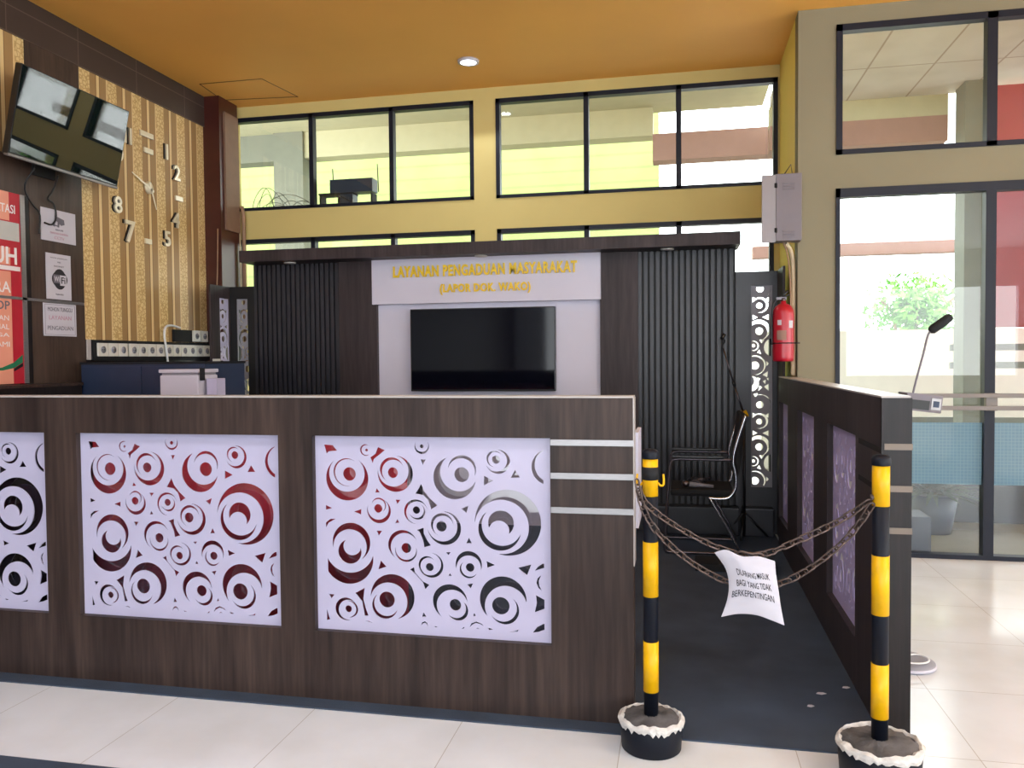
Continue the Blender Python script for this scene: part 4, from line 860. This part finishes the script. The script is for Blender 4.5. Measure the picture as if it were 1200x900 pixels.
def bush(cx, cy, cz, R, n, label, m_=m_leaf, sx=1.3):
    rnd = random.Random(int(cx*10)); b2 = bmesh.new()
    for _ in range(n):
        th = rnd.uniform(0, 2*PI); ph = math.acos(rnd.uniform(-1, 1)); r_ = R*rnd.random()**.4*(1+.3*math.sin(3*th))
        c_ = Vector((cx+sx*r_*math.sin(ph)*math.cos(th), cy+r_*.6*math.sin(ph)*math.sin(th), cz+r_*math.cos(ph)))
        s_ = min(R*.13, .16)*rnd.uniform(.6, 1.3); ax = Vector((rnd.gauss(0, 1), rnd.gauss(0, 1), rnd.gauss(0, 1))).normalized(); bx = ax.orthogonal().normalized()
        vs_ = [b2.verts.new(c_+ax*s_), b2.verts.new(c_+bx*s_*.5), b2.verts.new(c_-ax*s_), b2.verts.new(c_-bx*s_*.5)]; b2.faces.new(vs_)
    t = thing('shrub', (cx, cy, -.02), label, 'shrub'); mb = MB(); mb.add(b2); mb.build('foliage', m_, t)
    mb = MB()
    for k in range(5): mb.tube([(cx+.02*k-.04, cy, -.02), (cx+.12*(k-2), cy, cz-R*.2), (cx+.25*(k-2)*R*2, cy, cz+R*.3)], .02, 6, 1)
    mb.build('stem', m_pipeb, t)
bush(2.95, 11.0, 1.95, .42, 1500, 'bright green leafy shrub outside the glass door')
struct(B(-16, -.30, 13.0, 13.2, -.02, 6.5).build('neighbour_wall', m_siding))
pp = thing('potted_plant', (1.95, 6.8, -.02), 'dark potted plant outside behind the frosted door band', 'plant')
MB().lathe([(0, 0), (.13, 0), (.18, .3), (.16, .3), (0, .27)], (1.95, 6.8, -.02), seg=24).build('pot', m_navy, pp)
b2 = bmesh.new(); rnd = random.Random(4)
for _ in range(260):
    a = rnd.uniform(0, 2*PI); e = rnd.uniform(.1, 1.2); r0 = Vector((1.95, 6.8, .27)); d = Vector((math.cos(a)*math.cos(e), math.sin(a)*math.cos(e), math.sin(e))); L_ = rnd.uniform(.2, .5); w = d.cross(Vector((0, 0, 1))).normalized()*.02
    p1 = r0+d*L_*.5; p2 = r0+d*L_+Vector((0, 0, -.08)); b2.faces.new([b2.verts.new(r0+w*.2), b2.verts.new(p1+w), b2.verts.new(p2), b2.verts.new(p1-w)])
mb = MB(); mb.add(b2); mb.build('foliage', mat('dark_leaves', (40, 66, 52), .6, var=.4), pp)
o = B(1.28, 1.72, 6.02, 6.32, -.02, .24, .01).build('blue_grey_crate', mat('crate_blue', (30, 40, 62), .6)); tag(o, 'low blue grey crate just outside the glass door', 'crate')
struct(B(.95, 8, 5.98, 6.9, -.1, -.02).build('doorstep', m_steps))
# window ledge things
rs = thing('network_rack', (-3.05, 7.15, 2.77), 'dark router box on a small stand outside the high left window', 'router')
B(-3.225, -2.80, 7.12, 7.26, 2.95, 3.075, .005).build('router_box', m_navy, rs); B(-3.34, -3.0, 7.12, 7.26, 2.935, 2.95).build('shelf_board', m_blackm, rs)
for x in (-3.335, -3.15, -2.82): B(x, x+.015, 7.13, 7.25, 2.765, 2.94).build('stand_leg', m_blackm, rs)
B(-3.13, -3.0, 7.13, 7.25, 2.77, 2.95, .004).build('lower_box', m_navy, rs)
for x, z in ((-3.21, 3.19), (-2.76, 3.21)): MB().cyl((x, 7.18, 2.95), (x-.01, 7.18, z), .005, seg=8).build('antenna', m_black, rs)
MB().tube([(-3.13, 7.11, 2.92), (-3.0, 7.10, 2.85), (-2.9, 7.11, 2.79)], .005, 6, 1).build('patch_cable', m_black, rs)
struct(B(-4.2, .95, 7.0, 7.4, 2.68, 2.765).build('trim_ledge', m_cream))
mb = MB(); rnd = random.Random(9)
for k in range(16):
    x0_, x1_ = sorted((rnd.uniform(-4.02, -3.42), rnd.uniform(-4.02, -3.42))); h_ = rnd.uniform(.04, .26); y_ = rnd.uniform(7.05, 7.2)
    if x1_-x0_ < .12: x1_ += .2
    mb.tube([(x0_, y_, 2.772), (x0_+.03, y_, 2.77+h_*.7), ((x0_+x1_)/2+rnd.uniform(-.05, .05), y_+.02, 2.77+h_*1.2), (x1_-.02, y_, 2.77+h_*.6), (x1_, y_, 2.772)], .0028, 5, 2)
o = mb.build('wire_tangle', m_cable); tag(o, 'tangle of thin dark wires on the ledge outside the first high window', 'wires', kind='stuff')

# ================================================================== LIGHT
w = bpy.data.worlds.new('world'); bpy.context.scene.world = w; w.use_nodes = True; N = w.node_tree.nodes; L = w.node_tree.links
bg = N['Background']; tc = N.new('ShaderNodeTexCoord'); sp = N.new('ShaderNodeSeparateXYZ'); L.new(tc.outputs['Generated'], sp.inputs[0])
rp = N.new('ShaderNodeValToRGB'); e = rp.color_ramp.elements; e[0].position = 0; e[0].color = (.90, .95, .98, 1); e[1].position = .35; e[1].color = (.86, .94, 1, 1)
L.new(sp.outputs['Z'], rp.inputs[0]); L.new(rp.outputs[0], bg.inputs[0]); bg.inputs[1].default_value = 8
def area(name, loc, rot, sx, sy, p, col=(1, 1, 1)):
    l = bpy.data.lights.new(name, 'AREA'); l.shape = 'RECTANGLE'; l.size = sx; l.size_y = sy; l.energy = p; l.color = col
    o = bpy.data.objects.new(name, l); C.objects.link(o); o.location = loc; o.rotation_euler = rot; return o
area('hall_fill', (-1.3, 1.4, 3.70), (0, 0, 0), 3.0, .5, 55, (.90, .94, 1)); area('hall_fill', (3.5, 1.5, 3.68), (0, 0, 0), 2.4, .5, 60, (.90, .94, 1)); area('hall_fill', (-1.5, -4.5, 3.68), (0, 0, 0), 4, .5, 90, (.90, .94, 1))  # added soft fill from ceiling height, no fixtures there
sl = bpy.data.lights.new('downlight_lamp', 'SPOT'); sl.energy = 30; sl.spot_size = 2.2; sl.shadow_soft_size = .06; sl.color = (.85, .92, 1)
o = bpy.data.objects.new('downlight_lamp', sl); C.objects.link(o); o.location = (-1.62, 6.2, CZ-.03)
